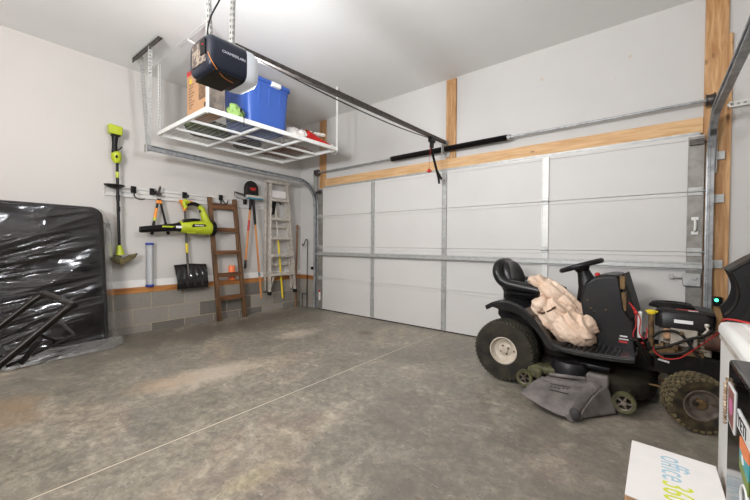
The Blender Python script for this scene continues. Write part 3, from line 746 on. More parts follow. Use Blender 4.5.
MB().lathe([(.02, -.03), (.06, -.022), (.10, .0), (.104, .012), (.09, .016), (.02, .02)], 28, Matrix.Translation((X + .02, -2.835, 1.80)) @ Matrix.Diagonal((.75, 1, 1, 1))).build('front_handle', 'black', w)
MB().tube([(X, -2.786, 1.10), (X, -2.782, 1.04), (X, -2.776, .985)], [.026, .034, .046], 14).build('gear_head', 'lime', w)
def blade(pts, th): return MB().prism(pts, -th, th, 'yz')
MB().prism([(-2.80, .955), (-2.755, .94), (-2.69, .985), (-2.605, 1.005), (-2.635, .945), (-2.71, .90), (-2.765, .855), (-2.79, .87)], X - .01, X + .05, 'yz').build('debris_guard', 'olive_dk', w, bevel=.008)
MB().prism([(-2.87, .945), (-2.82, .985), (-2.79, .96), (-2.795, .875), (-2.845, .895)], X - .01, X + .045, 'yz').build('guard_wing', 'olive_dk', w, bevel=.008)
lump(MB(), (X + .01, -2.815, .945), (.04, .06, .04), 3, .3, 14, 3).build('line_spool', 'olive', w)
lump(MB(), (X + .015, -2.77, .905), (.03, .045, .03), 5, .3, 14, 3).build('spool_cap', 'olive_dk', w)

# --- loppers
lp = thing('loppers', 'orange and black long-handled loppers hanging behind the blower nozzle', 'loppers', (.06, -2.33, 1.25))
X = .06
for (y, z), nm in (((-2.435, 1.25), 0), ((-2.245, 1.255), 1)):
    a = Vector((X, -2.355, 1.74)); e = Vector((X, y, z)); L = lambda t: a.lerp(e, t)
    MB().tube([L(.08), L(.98)], .0135, 12).build('handle_tube', 'black_metal', lp)
    MB().tube([L(.12), L(.2)], .0165, 12).build('collar', 'orange', lp)
    if nm == 0:
        MB().tube([L(.33), L(.58)], .0165, 12).build('orange_sleeve', 'orange', lp); MB().tube([L(.58), L(.66)], .0168, 12).build('lime_band', 'lime', lp)
    MB().tube([L(.70), L(.99), L(1.03)], [.017, .021, .015], 12).build('grip', 'black', lp)
    MB().tube([L(.80), L(.83)], .0215, 12).build('grip_band', 'orange', lp)
MB().cyl((X - .014, -2.355, 1.76), (X + .018, -2.355, 1.76), .028).build('pivot', 'steel_dk', lp)
MB().prism([(-2.385, 1.74), (-2.35, 1.76), (-2.325, 1.84), (-2.34, 1.875), (-2.355, 1.84), (-2.37, 1.79)], X - .004, X + .004, 'yz').prism([(-2.33, 1.74), (-2.36, 1.77), (-2.40, 1.83), (-2.385, 1.77)], X + .004, X + .012, 'yz').build('blades', 'steel_dk', lp)

# --- leaf blower
X = .17
bl = thing('leaf_blower', 'yellow-green cordless leaf blower with black nozzle hanging on the rail', 'leaf blower', (X, -2.0, 1.26))
p = curve([(X, -2.60, 1.292), (X, -2.40, 1.315), (X, -2.22, 1.335), (X, -2.13, 1.345)], 4)
MB().tube(p, [.038, .04, .042, .043, .044, .046, .048, .05, .052, .056, .062, .066, .07], 22).build('nozzle', 'black', bl)
MB().cyl((X, -2.603, 1.2925), (X, -2.598, 1.292), .032).build('nozzle_mouth', 'hose', bl)
MB().box(X + .042, X + .05, -2.37, -2.22, 1.33, 1.35).build('nozzle_stripe', 'lime', bl)
MB().box(X + .055, X + .068, -2.215, -2.13, 1.325, 1.355).build('silver_band', 'white_ink', bl)
MB().tube([(X, -2.15, 1.345), (X, -2.12, 1.348), (X, -2.0, 1.35), (X, -1.86, 1.345), (X, -1.76, 1.342), (X, -1.725, 1.342)], [.07, .082, .092, .10, .098, .085], 26).build('body', 'lime', bl)
MB().tube([(X, -1.75, 1.342), (X, -1.70, 1.342), (X, -1.685, 1.342)], [.102, .104, .09], 26).build('intake_ring', 'black', bl)
MB().prism([(-2.14, 1.40), (-1.92, 1.435), (-1.90, 1.46), (-2.0, 1.465), (-2.10, 1.45)], X - .045, X + .07, 'yz').build('battery', 'black', bl, bevel=.008)
MB().prism([(-2.03, 1.345), (-1.84, 1.36), (-1.86, 1.39), (-2.02, 1.385)], X + .088, X + .102, 'yz').build('name_plate', 'black', bl, bevel=.002)
m = MB()
for i in range(6): m.box(X + .1015, X + .1035, -1.995 + i * .02, -1.981 + i * .02, 1.362, 1.376)
m.build('plate_marks', 'white_ink', bl)
MB().box(X + .06, X + .085, -2.09, -1.98, 1.262, 1.275).build('belly_rib', 'lime', bl)
MB().tube(curve([(X, -2.07, 1.60), (X, -2.09, 1.66), (X, -2.075, 1.70), (X, -2.03, 1.665)], 5), .024, 12).build('handle_front', 'lime', bl)
MB().tube(curve([(X, -2.05, 1.655), (X, -1.97, 1.665), (X, -1.90, 1.645), (X, -1.875, 1.60), (X, -1.87, 1.555)], 5), .026, 12).build('grip', 'black', bl)
MB().tube(curve([(X, -1.91, 1.64), (X, -1.86, 1.60), (X, -1.835, 1.53), (X, -1.79, 1.40)], 5), [.03, .032, .034, .036, .037, .038, .039, .04, .041, .043, .045, .047, .049, .05, .052, .054], 14).build('handle_rear', 'lime', bl)

# --- snow shovel
X = .05
ss = thing('snow_shovel', 'snow shovel with wide black ribbed blade and orange grip hanging behind the blower', 'snow shovel', (X, -1.98, .49))
def sb(u, v):
    y = -2.165 + .43 * u + .012 * v * (1 - 2 * u); z = .835 - .335 * v
    return Vector((.02 + .085 * sin(v * pi * .62) + .005 * cos((u - .5) * 40 * (1 - .45 * v)) * sin(v * pi) ** .5 * min(1, v * 4) + .03 * (u - .5) ** 2, y, z + .012 * (1 - 2 * abs(u - .5)) * (1 - v)))
o = MB().grid(sb, 60, 18).build('blade', 'gloss_black', ss); o.modifiers.new('t', 'SOLIDIFY').thickness = .006
MB().tube([(.112, -2.155, .505), (.112, -1.735, .505)], .007, 8).build('wear_strip', 'steel_dk', ss)
MB().tube([(.085, -1.99, .60), (.055, -2.0, .84), (.05, -2.035, 1.66)], [.012, .015, .015], 12).build('shaft', 'steel_dk', ss)
MB().tube([(.0535, -2.008, 1.00), (.053, -2.013, 1.13)], .0165, 12).build('shaft_label', 'yellow', ss)
m = MB().bar((.05, -2.105, 1.70), (.05, -1.935, 1.70), .035, .035); m.bar((.05, -2.085, 1.69), (.05, -2.045, 1.615), .03, .028); m.bar((.05, -1.955, 1.69), (.05, -2.025, 1.615), .03, .028); m.cyl((.05, -2.036, 1.57), (.05, -2.035, 1.64), .024)
m.build('grip', 'orange', ss, bevel=.006)

# --- clear tube with blue caps, orange bucket on the sill
X = .022
t = thing('storage_tube', 'clear plastic tube with blue end caps standing on the sill', 'tube', (X, -2.45, .57))
MB().cyl((X, -2.45, .578), (X, -2.45, 1.12), .043, n=28).build('tube_wall', 'clear', t)
for z in (.571, 1.105): MB().lathe([(.0, 0), (.046, 0), (.048, .006), (.048, .024), (.044, .028), (0, .028)], 28, Matrix.Translation((X, -2.45, z))).build('end_cap', 'blue_cap', t)
o = MB().lathe([(.0, .0), (.044, .0), (.047, .012), (.046, .06), (.049, .066), (.049, .13), (.047, .14), (.048, .2), (.038, .224), (.0, .23)], 28, Matrix.Translation((.024, -1.345, .571))).build('bucket', 'orange_jug'); info(o, 'small round orange container on the sill behind the wooden ladder', 'container')

# --- wooden ladder
ld = thing('wooden_ladder', 'short brown wooden ladder with five rungs leaning on the wall', 'ladder', (.06, -1.42, 0))
A0, A1 = Vector((.15, -1.60, 0)), Vector((.036, -1.69, 1.80)); B0, B1 = Vector((.15, -1.20, 0)), Vector((.036, -1.31, 1.805))
for a, b in ((A0, A1), (B0, B1)): MB().bar(a, b, .058, .05, (1, 0, 0)).build('side_rail', 'ladder', ld, bevel=.005)
for z in (.33, .665, .995, 1.33, 1.675):
    a, b = A0.lerp(A1, z / 1.8), B0.lerp(B1, z / 1.8)
    MB().bar(a + Vector((.012, .01, 0)), b + Vector((.012, -.01, 0)), .05, .062 if z != 1.675 else .085).build('rung', 'ladder_y', ld, bevel=.005)

# --- round point shovel and long broom pole crossed
X = .06
sh = thing('shovel', 'shovel hung blade up with black blade, red emblem and wooden shaft', 'shovel', (X, -1.06, .76))
def rp(u, v):
    t = v; hw = .128 * (1 - max(0, (t - .45) / .55) ** 2.2) ** .5 if t < 1 else 0.0
    hw = max(hw, .004); x = (u - .5) * 2
    return Vector((X + .012 + .022 * (1 - x * x) * (1 - .5 * t), -1.045 + x * hw, 1.86 + .265 * t))
o = MB().grid(rp, 20, 22).build('blade', 'black_mt', sh); o.modifiers.new('t', 'SOLIDIFY').thickness = .005
m = MB()
for k, (dy, dz, w_, h_) in enumerate(((-.035, .012, .04, .03), (.0, .004, .05, .045), (.035, .014, .04, .032), (.0, -.012, .09, .02))):
    m.ball((X + .036, -1.03 + dy, 1.99 + dz), (.003, w_ / 2, h_ / 2))
m.build('emblem', 'red', sh)
MB().tube([(X + .02, -1.05, 1.89), (X + .02, -1.066, 1.72), (X + .02, -1.075, 1.66)], [.03, .022, .02], 14).build('socket', 'black_mt', sh)
P0, P1 = Vector((X + .02, -1.07, 1.68)), Vector((X + .03, -1.165, .74)); L = lambda t: P0.lerp(P1, t)
MB().tube([L(0), L(.9)], .0175, 14).build('shaft', 'ash', sh)
MB().tube([L(.19), L(.37)], .0182, 14).build('shaft_label', 'red', sh)
MB().tube([L(.86), L(.995), L(1.0)], [.02, .021, .014], 14).build('grip', 'black', sh)
X = .145
br = thing('push_broom', 'push broom hung head up with grey and teal head and wooden pole', 'broom', (X, -1.02, .27))
m = MB().box(X - .03, X + .03, -1.17, -.905, 1.845, 1.885)
m.build('head', 'alu', br, bevel=.004)
MB().box(X - .02, X + .035, -1.17, -.90, 1.822, 1.85).build('teal_strip', 'teal', br, bevel=.004)
P0, P1 = Vector((X - .02, -1.045, 1.84)), Vector((X + .02, -.925, .26)); L = lambda t: P0.lerp(P1, t)
MB().tube([L(0), L(.24), L(.26)], [.022, .02, .017], 12).build('ferrule', 'black_mt', br)
MB().tube([L(.24), L(1)], .0155, 14).build('pole', 'ash', br)
MB().tube([L(.74), L(.77)], .0166, 14).build('blue_band', 'teal', br)

# --- folded aluminium step ladder
al = thing('step_ladder', 'folded aluminium step ladder hanging on the wall by the corner', 'step ladder', (.1, -.5, .3))
zt, zb = 2.16, .33
def rail(y0, y1, x0, x1, w, z0=zb): 
    return MB().bar((x0, y0, z0), (x1, y1, zt), w, .06, (1, 0, 0))
xl, xr = .13, .11
rail(-.752, -.722, xl, xr, .026).build('front_rail', 'alu', al, bevel=.003)
rail(-.232, -.402, xl, xr, .026).build('front_rail', 'alu', al, bevel=.003)
MB().bar((.035, -.775, zb + .02), (.03, -.75, zt), .03, .04, (1, 0, 0)).build('back_rail', 'alu', al, bevel=.003)
MB().bar((.035, -.235, zb + .02), (.03, -.385, zt), .025, .04, (1, 0, 0)).build('back_rail', 'alu', al, bevel=.003)
for z in (.62, .935, 1.225, 1.545, 1.86):
    t = (z - zb) / (zt - zb); ya = -.752 + .03 * t; yb2 = -.232 - .17 * t; x = xl + (xr - xl) * t
    MB().box(x - .04, x + .045, ya, yb2, z - .022, z + .022).build('step', 'alu', al, bevel=.004)
MB().box(xr - .085, xr + .05, -.785, -.365, zt - .03, zt + .03).build('top_cap', 'alu', al, bevel=.006)
MB().box(.10, .115, -.70, -.42, 1.90, 2.02).build('label', 'box_white', al)
for a, b in (((xl, -.745, .36), (xl, -.655, .62)), ((xl, -.245, .36), (xl, -.345, .62))): MB().bar(a, b, .018, .02, (1, 0, 0)).build('brace', 'alu', al)
for y in (-.752, -.232): MB().box(xl - .03, xl + .035, y - .022, y + .022, zb - .05, zb + .01).build('foot', 'rubber', al, bevel=.004)
for z in (.78, 1.42): MB().box(.03, .05, -.78, -.24 - .1 * (z - .5), z - .018, z + .018).build('back_bar', 'alu', al)
# --- pole pruner behind the step ladder
X = .066
pr = thing('pole_pruner', 'yellow pole tool with black cutting head hung through the step ladder', 'pruner', (X, -.5, .18))
P0, P1 = Vector((X, -.60, 1.85)), Vector((X, -.44, .19)); L = lambda t: P0.lerp(P1, t)
MB().tube([L(0), L(.42)], .011, 10).build('pole', 'alu', pr)
MB().tube([L(.40), L(1)], .0165, 12).build('pole_grip', 'yellow', pr)
MB().tube(curve([(X, -.66, 1.72), (X, -.645, 1.80), (X, -.60, 1.86), (X, -.53, 1.85), (X, -.48, 1.80)], 5), [.018] * 8 + [.022] * 6 + [.012] * 7, 10).build('cutting_head', 'black', pr)
MB().bar((X, -.60, 1.84), (X, -.64, 1.62), .03, .035).build('lever', 'black', pr)
# --- old pole and garden crook in the corner
o = MB().tube([(.075, -.165, .002), (.055, -.145, .7), (.035, -.105, 1.40), (.034, -.104, 1.41), (.03, -.10, 1.47)], [.0165, .0165, .0165, .023, .021], 14).build('wooden_pole', 'oldwood'); info(o, 'slim old wooden pole standing in the corner', 'pole')
ck = thing('garden_crook', 'thin black shepherd hook standing against the stub wall in the corner', 'garden hook', (.25, -.06, 0))
Y = -.06
MB().tube(curve([(.252, Y, .0), (.255, Y, .6), (.265, Y, 1.10), (.262, Y, 1.18), (.235, Y, 1.215), (.20, Y, 1.185), (.165, Y, 1.125), (.135, Y, 1.10), (.125, Y, 1.135)], 6), .0075, 8).build('rod', 'black_metal', ck)
MB().tube(curve([(.252, Y, .235), (.14, Y, .24), (.125, Y, .22), (.122, Y, .0)], 5), .0065, 8).build('foot_prong', 'black_metal', ck)

# ================================================================== mattress in its plastic bag
mt = thing('mattress', 'dark mattress wrapped in clear plastic leaning against the side wall', 'mattress', (.4, -3.95, 0))
def face(y, z, d):
    """point on the leaning front face: d outward"""
    return Vector((.50 + .11 * (-2.95 - y) - .145 * z + d, y, z))
Y1, Y0, Zt, Zb = -3.0, -5.02, 1.505, .035
def outline(r, ex=0, n=8):
    out = []
    for cy, cz, a0 in ((Y1 - r, Zt - r, 0), (Y0 + r, Zt - r, 90), (Y0 + r, Zb + r, 180), (Y1 - r, Zb + r, 270)):
        for k in range(n + 1):
            a = radians(a0 + 90 * k / n); out.append((cy + (r + ex) * cos(a), cz + (r + ex) * sin(a)))
    return out
loft([[face(y, z, d) for y, z in outline(.10, e)] for e, d in ((-.03, -.215), (0, -.19), (0, -.03), (-.012, -.008), (-.04, .0))]).build('body', 'plum', mt, angle=50)
m = MB()
for d in (-.195, -.02): m.tube([face(y, z, d) for y, z in outline(.10, .004)], .009, 8, closed=True)
m.build('piping', 'charcoal', mt)
rnd = random.Random(11)
FOLDS = []
for k in range(62):
    zc = rnd.uniform(.08, 1.46); yr = rnd.uniform(-3.55, -3.02) if k % 3 else rnd.uniform(-4.1, -3.4)
    L_ = rnd.uniform(.35, 1.15); sl = .10 + .24 * (zc - .35) + rnd.uniform(-.09, .09)
    FOLDS.append((yr, zc + (.03 if yr > -3.2 else -.08) , L_, sl, rnd.uniform(-.18, .18), rnd.uniform(.012, .034), rnd.uniform(.008, .022)))
def wr(y, z):
    """long fanned folds of the film, plus a little crumple"""
    d = 0
    for yr, zc, L_, sl, bend, w, a in FOLDS:
        t = (yr - y) / L_
        if -.05 < t < 1.05:
            t = min(1, max(0, t)); q = (z - (zc - sl * t * L_ + bend * t * t * L_)) / (w * (.5 + t))
            if abs(q) < 3: d += a * math.exp(-q * q) * sin(pi * (t * .94 + .03)) ** .5
    p = Vector((y * 1.1 + z * .55, z * 3.4 - y * .9, 0))
    return min(.06, d) + .022 * max(0, 1 - abs(noise.noise(p)) * 2.2) + .003 * noise.noise(Vector((y * 9, z * 20 - y * 4, 1)))
def bag(u, v):
    y = -5.05 + (5.05 - 2.885) * u; z = .004 + 1.56 * v; e = 0
    edge = max(0, (y + 3.03) / .14)
    d = .008 + wr(y, z) * (1 - .5 * edge) - .10 * edge * edge - .05 * edge
    if v > .955: d -= (v - .955) * 3.2; z = .004 + 1.56 * .955 + (v - .955) * .55
    c = max(0, edge - .2)
    if z > 1.35: y -= c * (z - 1.35) * .75
    if z < .16: y += .05 * (1 - z / .16) * min(1, edge + .1); d += .04 * (1 - z / .16)
    y += .012 * edge * noise.noise(Vector((z * 7, 1, 2)))
    return face(y, max(z, .003), d)
m = MB().grid(bag, 200, 260)
o = m.build('plastic_bag', 'film', mt, angle=180); info(o, 'clear wrinkled plastic', None)
# loose trailing edge of the bag on the floor
o = MB().grid(lambda u, v: face(-5.0 + 2.13 * u, .004 + .01 * abs(noise.noise(Vector((u * 30, v * 3, 0)))) * v + .11 * (1 - v) ** 2, .045 + (.02 + .03 * abs(noise.noise(Vector((u * 9, 2, 0)))) + .02 * noise.noise(Vector((u * 31, 5, 0)))) * v - .06 * max(0, (u - .9) / .1) ** 2 * v), 160, 6).build('loose_hem', 'film_edge', mt, angle=180); info(o, 'hazy loose plastic hem', None)
o = MB().grid(lambda u, v: face(-3.0 + .10 * u + .04 * (1 - v) ** 6 + .01 * noise.noise(Vector((v * 9, u, 0))), .006 + 1.5 * v - .10 * u * (v > .9), -.02 - .13 * u + .02 * noise.noise(Vector((v * 12, u * 3, 5)))), 8, 80).build('loose_flap', 'film_edge', mt, angle=180); info(o, 'hazy loose plastic flap', None)
# ================================================================== riding mower (x forward, y to its left, near side is -y)
mw = thing('riding_mower', 'black riding lawn mower with hood tipped open and engine bare', 'riding mower', (4.12, -.73, 0), -.05)
def part(m, name, mat, parent=None, bevel=0, label=None, angle=38):
    o = m.build(name, mat, parent or mw, bevel, True, angle); 
    if label: o['label'] = label
    return o
def wheel(c, r, w, steer, tmat, rmat, tread, label):
    T = Matrix.Translation(c) @ Matrix.Rotation(steer, 4, 'Z') @ Matrix.Rotation(pi / 2 if c[1] < 0 else -pi / 2, 4, 'X')
    h = w / 2; ri = r * (.41 if r > .2 else .50)
    prof = [(ri, -h * .8), (ri + .015, -h * .92), (r * .75, -h), (r * .9, -h * .95)]
    prof += [(r * .955, -h * .86)] + [(r * (1 - .02 * (z / .8) ** 2 * 2), z * h) for z in [-.8, -.72, -.6, -.5, -.38, -.28, -.14, -.05, .05, .14, .28, .38, .5, .6, .72, .8]] + [(r * .955, h * .86)]
    prof += [(r * .9, h * .95), (r * .75, h), (ri + .015, h * .92), (ri, h * .8)]
    n = 200
    def rad(i, k):
        if 4 <= i <= 21: return -.010 if tread == 'lug' else -.006
        if not 4 <= i <= 21: return 0
        z = prof[i][1] / h
        if tread == 'turf':
            q = (k + abs(z) * 7) % 5
            return 0 if q < 3.1 and abs((abs(z) * 3.2) % 1 - .5) < .40 else -.010 * r / .255
        row = int((z + 1) * 4); q = (k + (3 if row % 2 else 0)) % 7
        return 0 if q < 4.6 and (z * 4) % 1 > .16 else -.014
    m = MB().lathe(prof, n, T, rad, False); t = part(m, 'tyre', tmat, label=label, angle=30)
    m = MB(); rows, cnt, tl, al = ((-.84, -.5, -.17, .17, .5, .84), 30, .021, .0205) if tread == 'lug' else ((-.86, -.62, -.37, -.12, .12, .37, .62, .86), 46, .02, .0215)
    for j, z in enumerate(rows):
        rr = r * (1 - .04 * (z / .8) ** 2)
        for k in range(cnt):
            a = 2 * pi * (k + (j % 2) * .5) / cnt; tw = .5 * (1 if z > 0 else -1) if tread != 'lug' else 0
            L = T @ Matrix.Rotation(a, 4, 'Z') @ Matrix.Translation((rr - .006, 0, z * h)) @ Matrix.Rotation(tw, 4, 'X')
            m.box(-.012, .004, -tl / 2, tl / 2, -al / 2, al / 2, L)
    part(m, 'tread', 'tread_mud' if tread == 'lug' else 'tread_dust', t)
    R = [(ri + .004, h * .80), (ri + .008, h * .86), (ri, h * .88), (ri * .93, h * .72), (ri * .86, h * .45), (ri * .55, h * .36), (ri * .42, h * .44), (ri * .26, h * .46), (ri * .25, h * .62), (0, h * .64)]
    rm = part(MB().lathe(R, 36, T, None, False), 'rim', rmat, t, angle=30)
    m = MB()
    for a in range(4): m.cyl(T @ Vector((ri * .34 * cos(a * pi / 2 + .5), ri * .34 * sin(a * pi / 2 + .5), h * .44)), T @ Vector((ri * .34 * cos(a * pi / 2 + .5), ri * .34 * sin(a * pi / 2 + .5), h * .53)), .008, n=6)
    m.cyl(T @ Vector((ri * .7, 0, h * .4)), T @ Vector((ri * .74, 0, h * .62)), .005, n=8)
    part(m, 'lug_nuts', 'rusty', t)
    if r < .2: part(MB().cyl(T @ Vector((0, 0, -h * .6)), T @ Vector((0, 0, h * .7)), .03), 'hub_cap', 'rusty', t, .004)
    return t
wheel((-.015, -.37, .255), .255, .205, 0, 'tyre', 'rim', 'turf', 'dusty black rear tyre with cream rim')
wheel((-.015, .37, .255), .255, .205, 0, 'tyre', 'rim', 'turf', 'dusty black rear tyre with cream rim')
wheel((1.165, -.39, .174), .174, .15, radians(22), 'tyre_front', 'rim_dk', 'lug', 'muddy lugged front tyre with dull steel rim')
wheel((1.165, .39, .174), .174, .15, radians(22), 'tyre_front', 'rim_dk', 'lug', 'muddy lugged front tyre with dull steel rim')
# fender deck and running boards
fp = curve([(-.168, .606), (-.14, .622), (-.10, .645), (-.02, .668), (.06, .66), (.15, .62), (.23, .545), (.29, .465), (.345, .40), (.42, .372), (.55, .366), (.70, .37), (.80, .377), (.865, .386)], 4)
m = MB().sheet(fp, .018, -.47, -.19).sheet(fp, .018, .19, .47)
for sg in (-1, 1):
    q = [(x, z - .0) for x, z in fp]; lo = [(x + (.012 if x < .3 else 0), z - (.075 * min(1, max(.35, (x + .16) / .12 )) if x < .3 else max(.03, .075 - (x - .3) * .4))) for x, z in fp]
    m.prism([tuple(p) for p in q] + [tuple(p) for p in lo[::-1]], sg * .455, sg * .475)
part(m, 'fender', 'fender', bevel=.006)
m = MB().prism([(-.17, .5), (-.165, .6), (-.03, .66), (.06, .655), (.2, .60), (.30, .62), (.36, .55), (.56, .52), (.58, .36), (.3, .36), (.1, .42), (-.1, .42)], -.20, .20)
part(m, 'centre_tunnel', 'mower', bevel=.015)
m = MB()
for i in range(12): m.box(.42 + i * .035, .437 + i * .035, -.44, -.24, .372, .384)
part(m, 'foot_pad', 'rubber')
m = MB().prism([(-.15, .22), (-.15, .45), (.9, .40), (1.42, .40), (1.45, .34), (1.42, .27), (.9, .25), (.3, .22)], -.19, -.175).prism([(-.15, .22), (-.15, .45), (.9, .40), (1.42, .40), (1.45, .34), (1.42, .27), (.9, .25), (.3, .22)], .175, .19)
m.box(1.40, 1.44, -.19, .19, .27, .40).box(-.15, -.12, -.19, .19, .22, .45)
part(m, 'chassis', 'mower_dk', bevel=.004)
part(MB().cyl((-.015, -.40, .255), (-.015, .40, .255), .03).box(-.11, .12, -.14, .14, .17, .36), 'rear_axle', 'mower_dk', bevel=.01)
part(MB().box(1.13, 1.20, -.33, .33, .18, .24).cyl((1.16, -.33, .178), (1.16, -.46, .178), .014).cyl((1.16, .33, .178), (1.16, .46, .178), .014).box(1.1, 1.22, -.1, .1, .2, .36), 'front_axle', 'mower_dk', bevel=.006)
part(MB().tube([(.98, -.15, .2), (1.08, -.3, .19), (1.12, -.32, .19)], .011, 8).cyl((.86, -.24, .17), (1.02, -.30, .19), .007, n=8), 'steering_rod', 'rusty')
# seat: cushion, back shell, one rolled bolster from arm to arm over the back
st = mw
m = MB()
def cushion(u, v):
    a = 2 * pi * u; b = pi * (v - .5)
    ca, sa = cos(a), sin(a); cb, sb_ = cos(b), sin(b); e = lambda q, p: math.copysign(abs(q) ** p, q)
    return Vector((.03 + .24 * e(ca, .5) * e(cb, .45), .24 * e(sa, .5) * e(cb, .45), .75 + .06 * e(sb_, .6)))
m.grid(cushion, 40, 16, True); bmesh.ops.remove_doubles(m.bm, verts=m.bm.verts, dist=1e-5)
SE = Matrix.Translation((.05, 0, .027)) @ Matrix.Scale(.93, 4)
seat = part(m.move(SE), 'seat', 'seat', angle=60)
m = MB()
def backp(u, v):
    a = 2 * pi * u; b = pi * (v - .5); e = lambda q, p: math.copysign(abs(q) ** p, q)
    y = .215 * e(cos(a), .5) * e(cos(b), .4); h = .172 * e(sin(a), .6) * e(cos(b), .4); t = .055 * e(sin(b), .6)
    y *= 1 - .22 * max(0, h / .165)
    return Vector((-.185 - .27 * (h + .155) * .5 + t + .05 * (y / .19) ** 2, y, .86 + h))
m.grid(backp, 44, 16, True); bmesh.ops.remove_doubles(m.bm, verts=m.bm.verts, dist=1e-5)
part(m.move(SE), 'backrest', 'seat', seat, angle=60)
c = curve([(.26, -.215, .745), (.16, -.225, .775), (.0, -.232, .795), (-.12, -.228, .81), (-.2, -.215, .85), (-.245, -.195, .92), (-.255, -.15, .985), (-.252, -.08, 1.012), (-.25, 0, 1.018), (-.252, .08, 1.012), (-.255, .15, .985), (-.245, .195, .92), (-.2, .215, .85), (-.12, .228, .81), (.0, .232, .795), (.16, .225, .775), (.26, .215, .745)], 5)
part(MB().tube(c, [.036 + .016 * min(1, min(i, len(c) - 1 - i) / 12) - .012 * max(0, 1 - abs(i - 40) / 16) for i in range(len(c))], 16).move(SE), 'bolster', 'seat', seat, angle=60)
cl = [v.copy() for v in c]
pw = MB().grid(lambda u, v: (lambda p: Vector((p.x * (1 - .25 * v) - (.02 if p.x < -.15 else 0) * (1 - v) + .02 * v, p.y * (1.10 - .26 * v), p.z * (1 - v) + (.69 if p.x > -.2 else .70) * v)))(cl[int(round(u * (len(cl) - 1)))]), len(cl) - 1, 8)
part(pw.move(SE), 'seat_pan', 'seat', seat, angle=60).modifiers.new('t', 'SOLIDIFY').thickness = .012
part(MB().bar((-.12, -.1, .62), (-.12, -.1, .73), .05, .06).bar((-.12, .1, .62), (-.12, .1, .73), .05, .06).box(-.14, .2, -.12, .12, .655, .70).cyl((.14, -.12, .62), (.14, -.12, .70), .022).cyl((.14, .12, .62), (.14, .12, .70), .022), 'seat_mount', 'mower_dk', seat, .004)
# dash tower
dp = [(.60, .355), (.575, .50), (.545, .70), (.555, .80), (.58, .86), (.64, .905), (.72, .925), (.785, .925), (.80, .905), (.815, .80), (.835, .68), (.90, .57), (.915, .355)]
SHX = Matrix.Translation((-.058, 0, -.008))
def tower(k, y): return [SHX @ Vector((.74 + (x - .74) * k * .96, y, .64 + (z - .64) * k)) for x, z in dp]
dash = part(loft([tower(.94, -.215), tower(1, -.195), tower(1, .195), tower(.94, .215)]), 'dash_tower', 'mower', bevel=.006)
part(MB().prism([(.80, .92), (.822, .935), (.885, .70), (.90, .63), (.86, .60), (.83, .68)], -.19, .19).move(SHX), 'firewall', 'mower_dk', dash, .004, 'black slanted firewall plate')
part(MB().box(.80, .835, -.204, -.17, .82, .92).box(.812, .845, -.206, -.15, .66, .80).move(SHX), 'side_rail', 'rusty', dash, .005, 'dusty worn edge')
part(MB().lathe([(0, 0), (.026, 0), (.026, .006), (.018, .012), (0, .012)], 20, frame((.755, -.198, .845), (1, 0, 0), (0, 0, 1)) ).move(SHX), 'cap_plug', 'black', dash)
part(MB().ball((.655, -.155, .918), (.02, .02, .016)).cyl((.655, -.155, .90), (.655, -.155, .918), .008).move(SHX), 'choke_knob', 'red', dash)
m = MB().box(.81, .855, -.217, -.2145, .475, .485).box(.805, .862, -.217, -.2145, .455, .462)
part(m.move(SHX), 'badge_text', 'white_ink', dash)
part(MB().box(.805, .855, -.2165, -.2145, .432, .447).move(SHX), 'badge', 'red', dash)
m = MB()
for x, z in ((.60, .72), (.625, .66), (.72, .66)): m.cyl((x, -.214, z), (x, -.219, z), .007, n=8)
part(m.move(SHX), 'screws', 'rusty', dash)
# steering
sw = part(MB().tube([(.53, 0, .66), (.515, 0, .80), (.485, 0, .88), (.465, 0, .94)], [.105, .078, .055, .042], 18), 'steering_column', 'mower')
part(MB().cyl((.57, -.09, .78), (.53, -.1, .775), .016), 'ignition_switch', 'black', sw)
part(MB().tube([(.50, -.12, .635), (.56, -.20, .63), (.60, -.21, .625)], .012, 8), 'shift_lever', 'black', sw)
n = Vector((-.33, 0, .944)); Tw = frame((.455, 0, .965), (.944, 0, .33), (0, 1, 0))
rim_ = [Tw @ Vector((.148 * cos(a), .148 * sin(a), 0)) for a in [2 * pi * k / 40 for k in range(40)]]
whl = part(MB().tube(rim_, .021, 12, closed=True), 'steering_wheel', 'mower', sw)
m = MB()
for a in (0, 2.25, -2.25):
    m.bar(Tw @ Vector((0, 0, -.012)), Tw @ Vector((.142 * cos(a), .142 * sin(a), 0)), .085, .014, n)
m.lathe([(0, -.05), (.045, -.05), (.06, -.02), (.055, .014), (0, .018)], 22, Tw); m.lathe([(.05, -.02), (.13, -.012), (.13, -.004), (.05, .0)], 28, Tw)
part(m, 'steering_spokes', 'mower', sw, .004)
# control pedal
part(MB().tube(curve([(.93, -.24, .30), (.92, -.27, .37), (.87, -.30, .45), (.845, -.305, .485)], 5), .014, 10).box(.825, .87, -.34, -.28, .475, .492), 'pedal', 'mower_dk', None, .004)
# engine
part(MB().box(.97, 1.24, -.16, .16, .40, .60).box(1.03, 1.17, -.225, -.14, .46, .585).box(1.0, 1.2, -.17, .17, .40, .43), 'engine_block', 'engine', bevel=.008)
m = MB()
for i in range(7): m.box(.985 + i * .005, 1.215 - i * .005, -.165, -.155, .43 + i * .023, .438 + i * .023)
part(m, 'cooling_fins', 'rusty')
hs = [(.945, -.10), (.95, -.19), (.985, -.225), (1.20, -.225), (1.245, -.19), (1.26, -.1), (1.26, .15), (1.22, .22), (.99, .22), (.945, .15)]
eh = part(loft([[Vector((x, y, .575)) for x, y in hs], [Vector((x, y, .665)) for x, y in hs], [Vector((1.1 + (x - 1.1) * .93, y * .93, .688)) for x, y in hs]]), 'engine_cover', 'mower', bevel=.006)
part(MB().lathe([(0, .018), (.05, .02), (.115, .016), (.128, .004), (.13, -.01)], 36, Matrix.Translation((1.03, .01, .70))), 'intake_screen', 'black', eh)
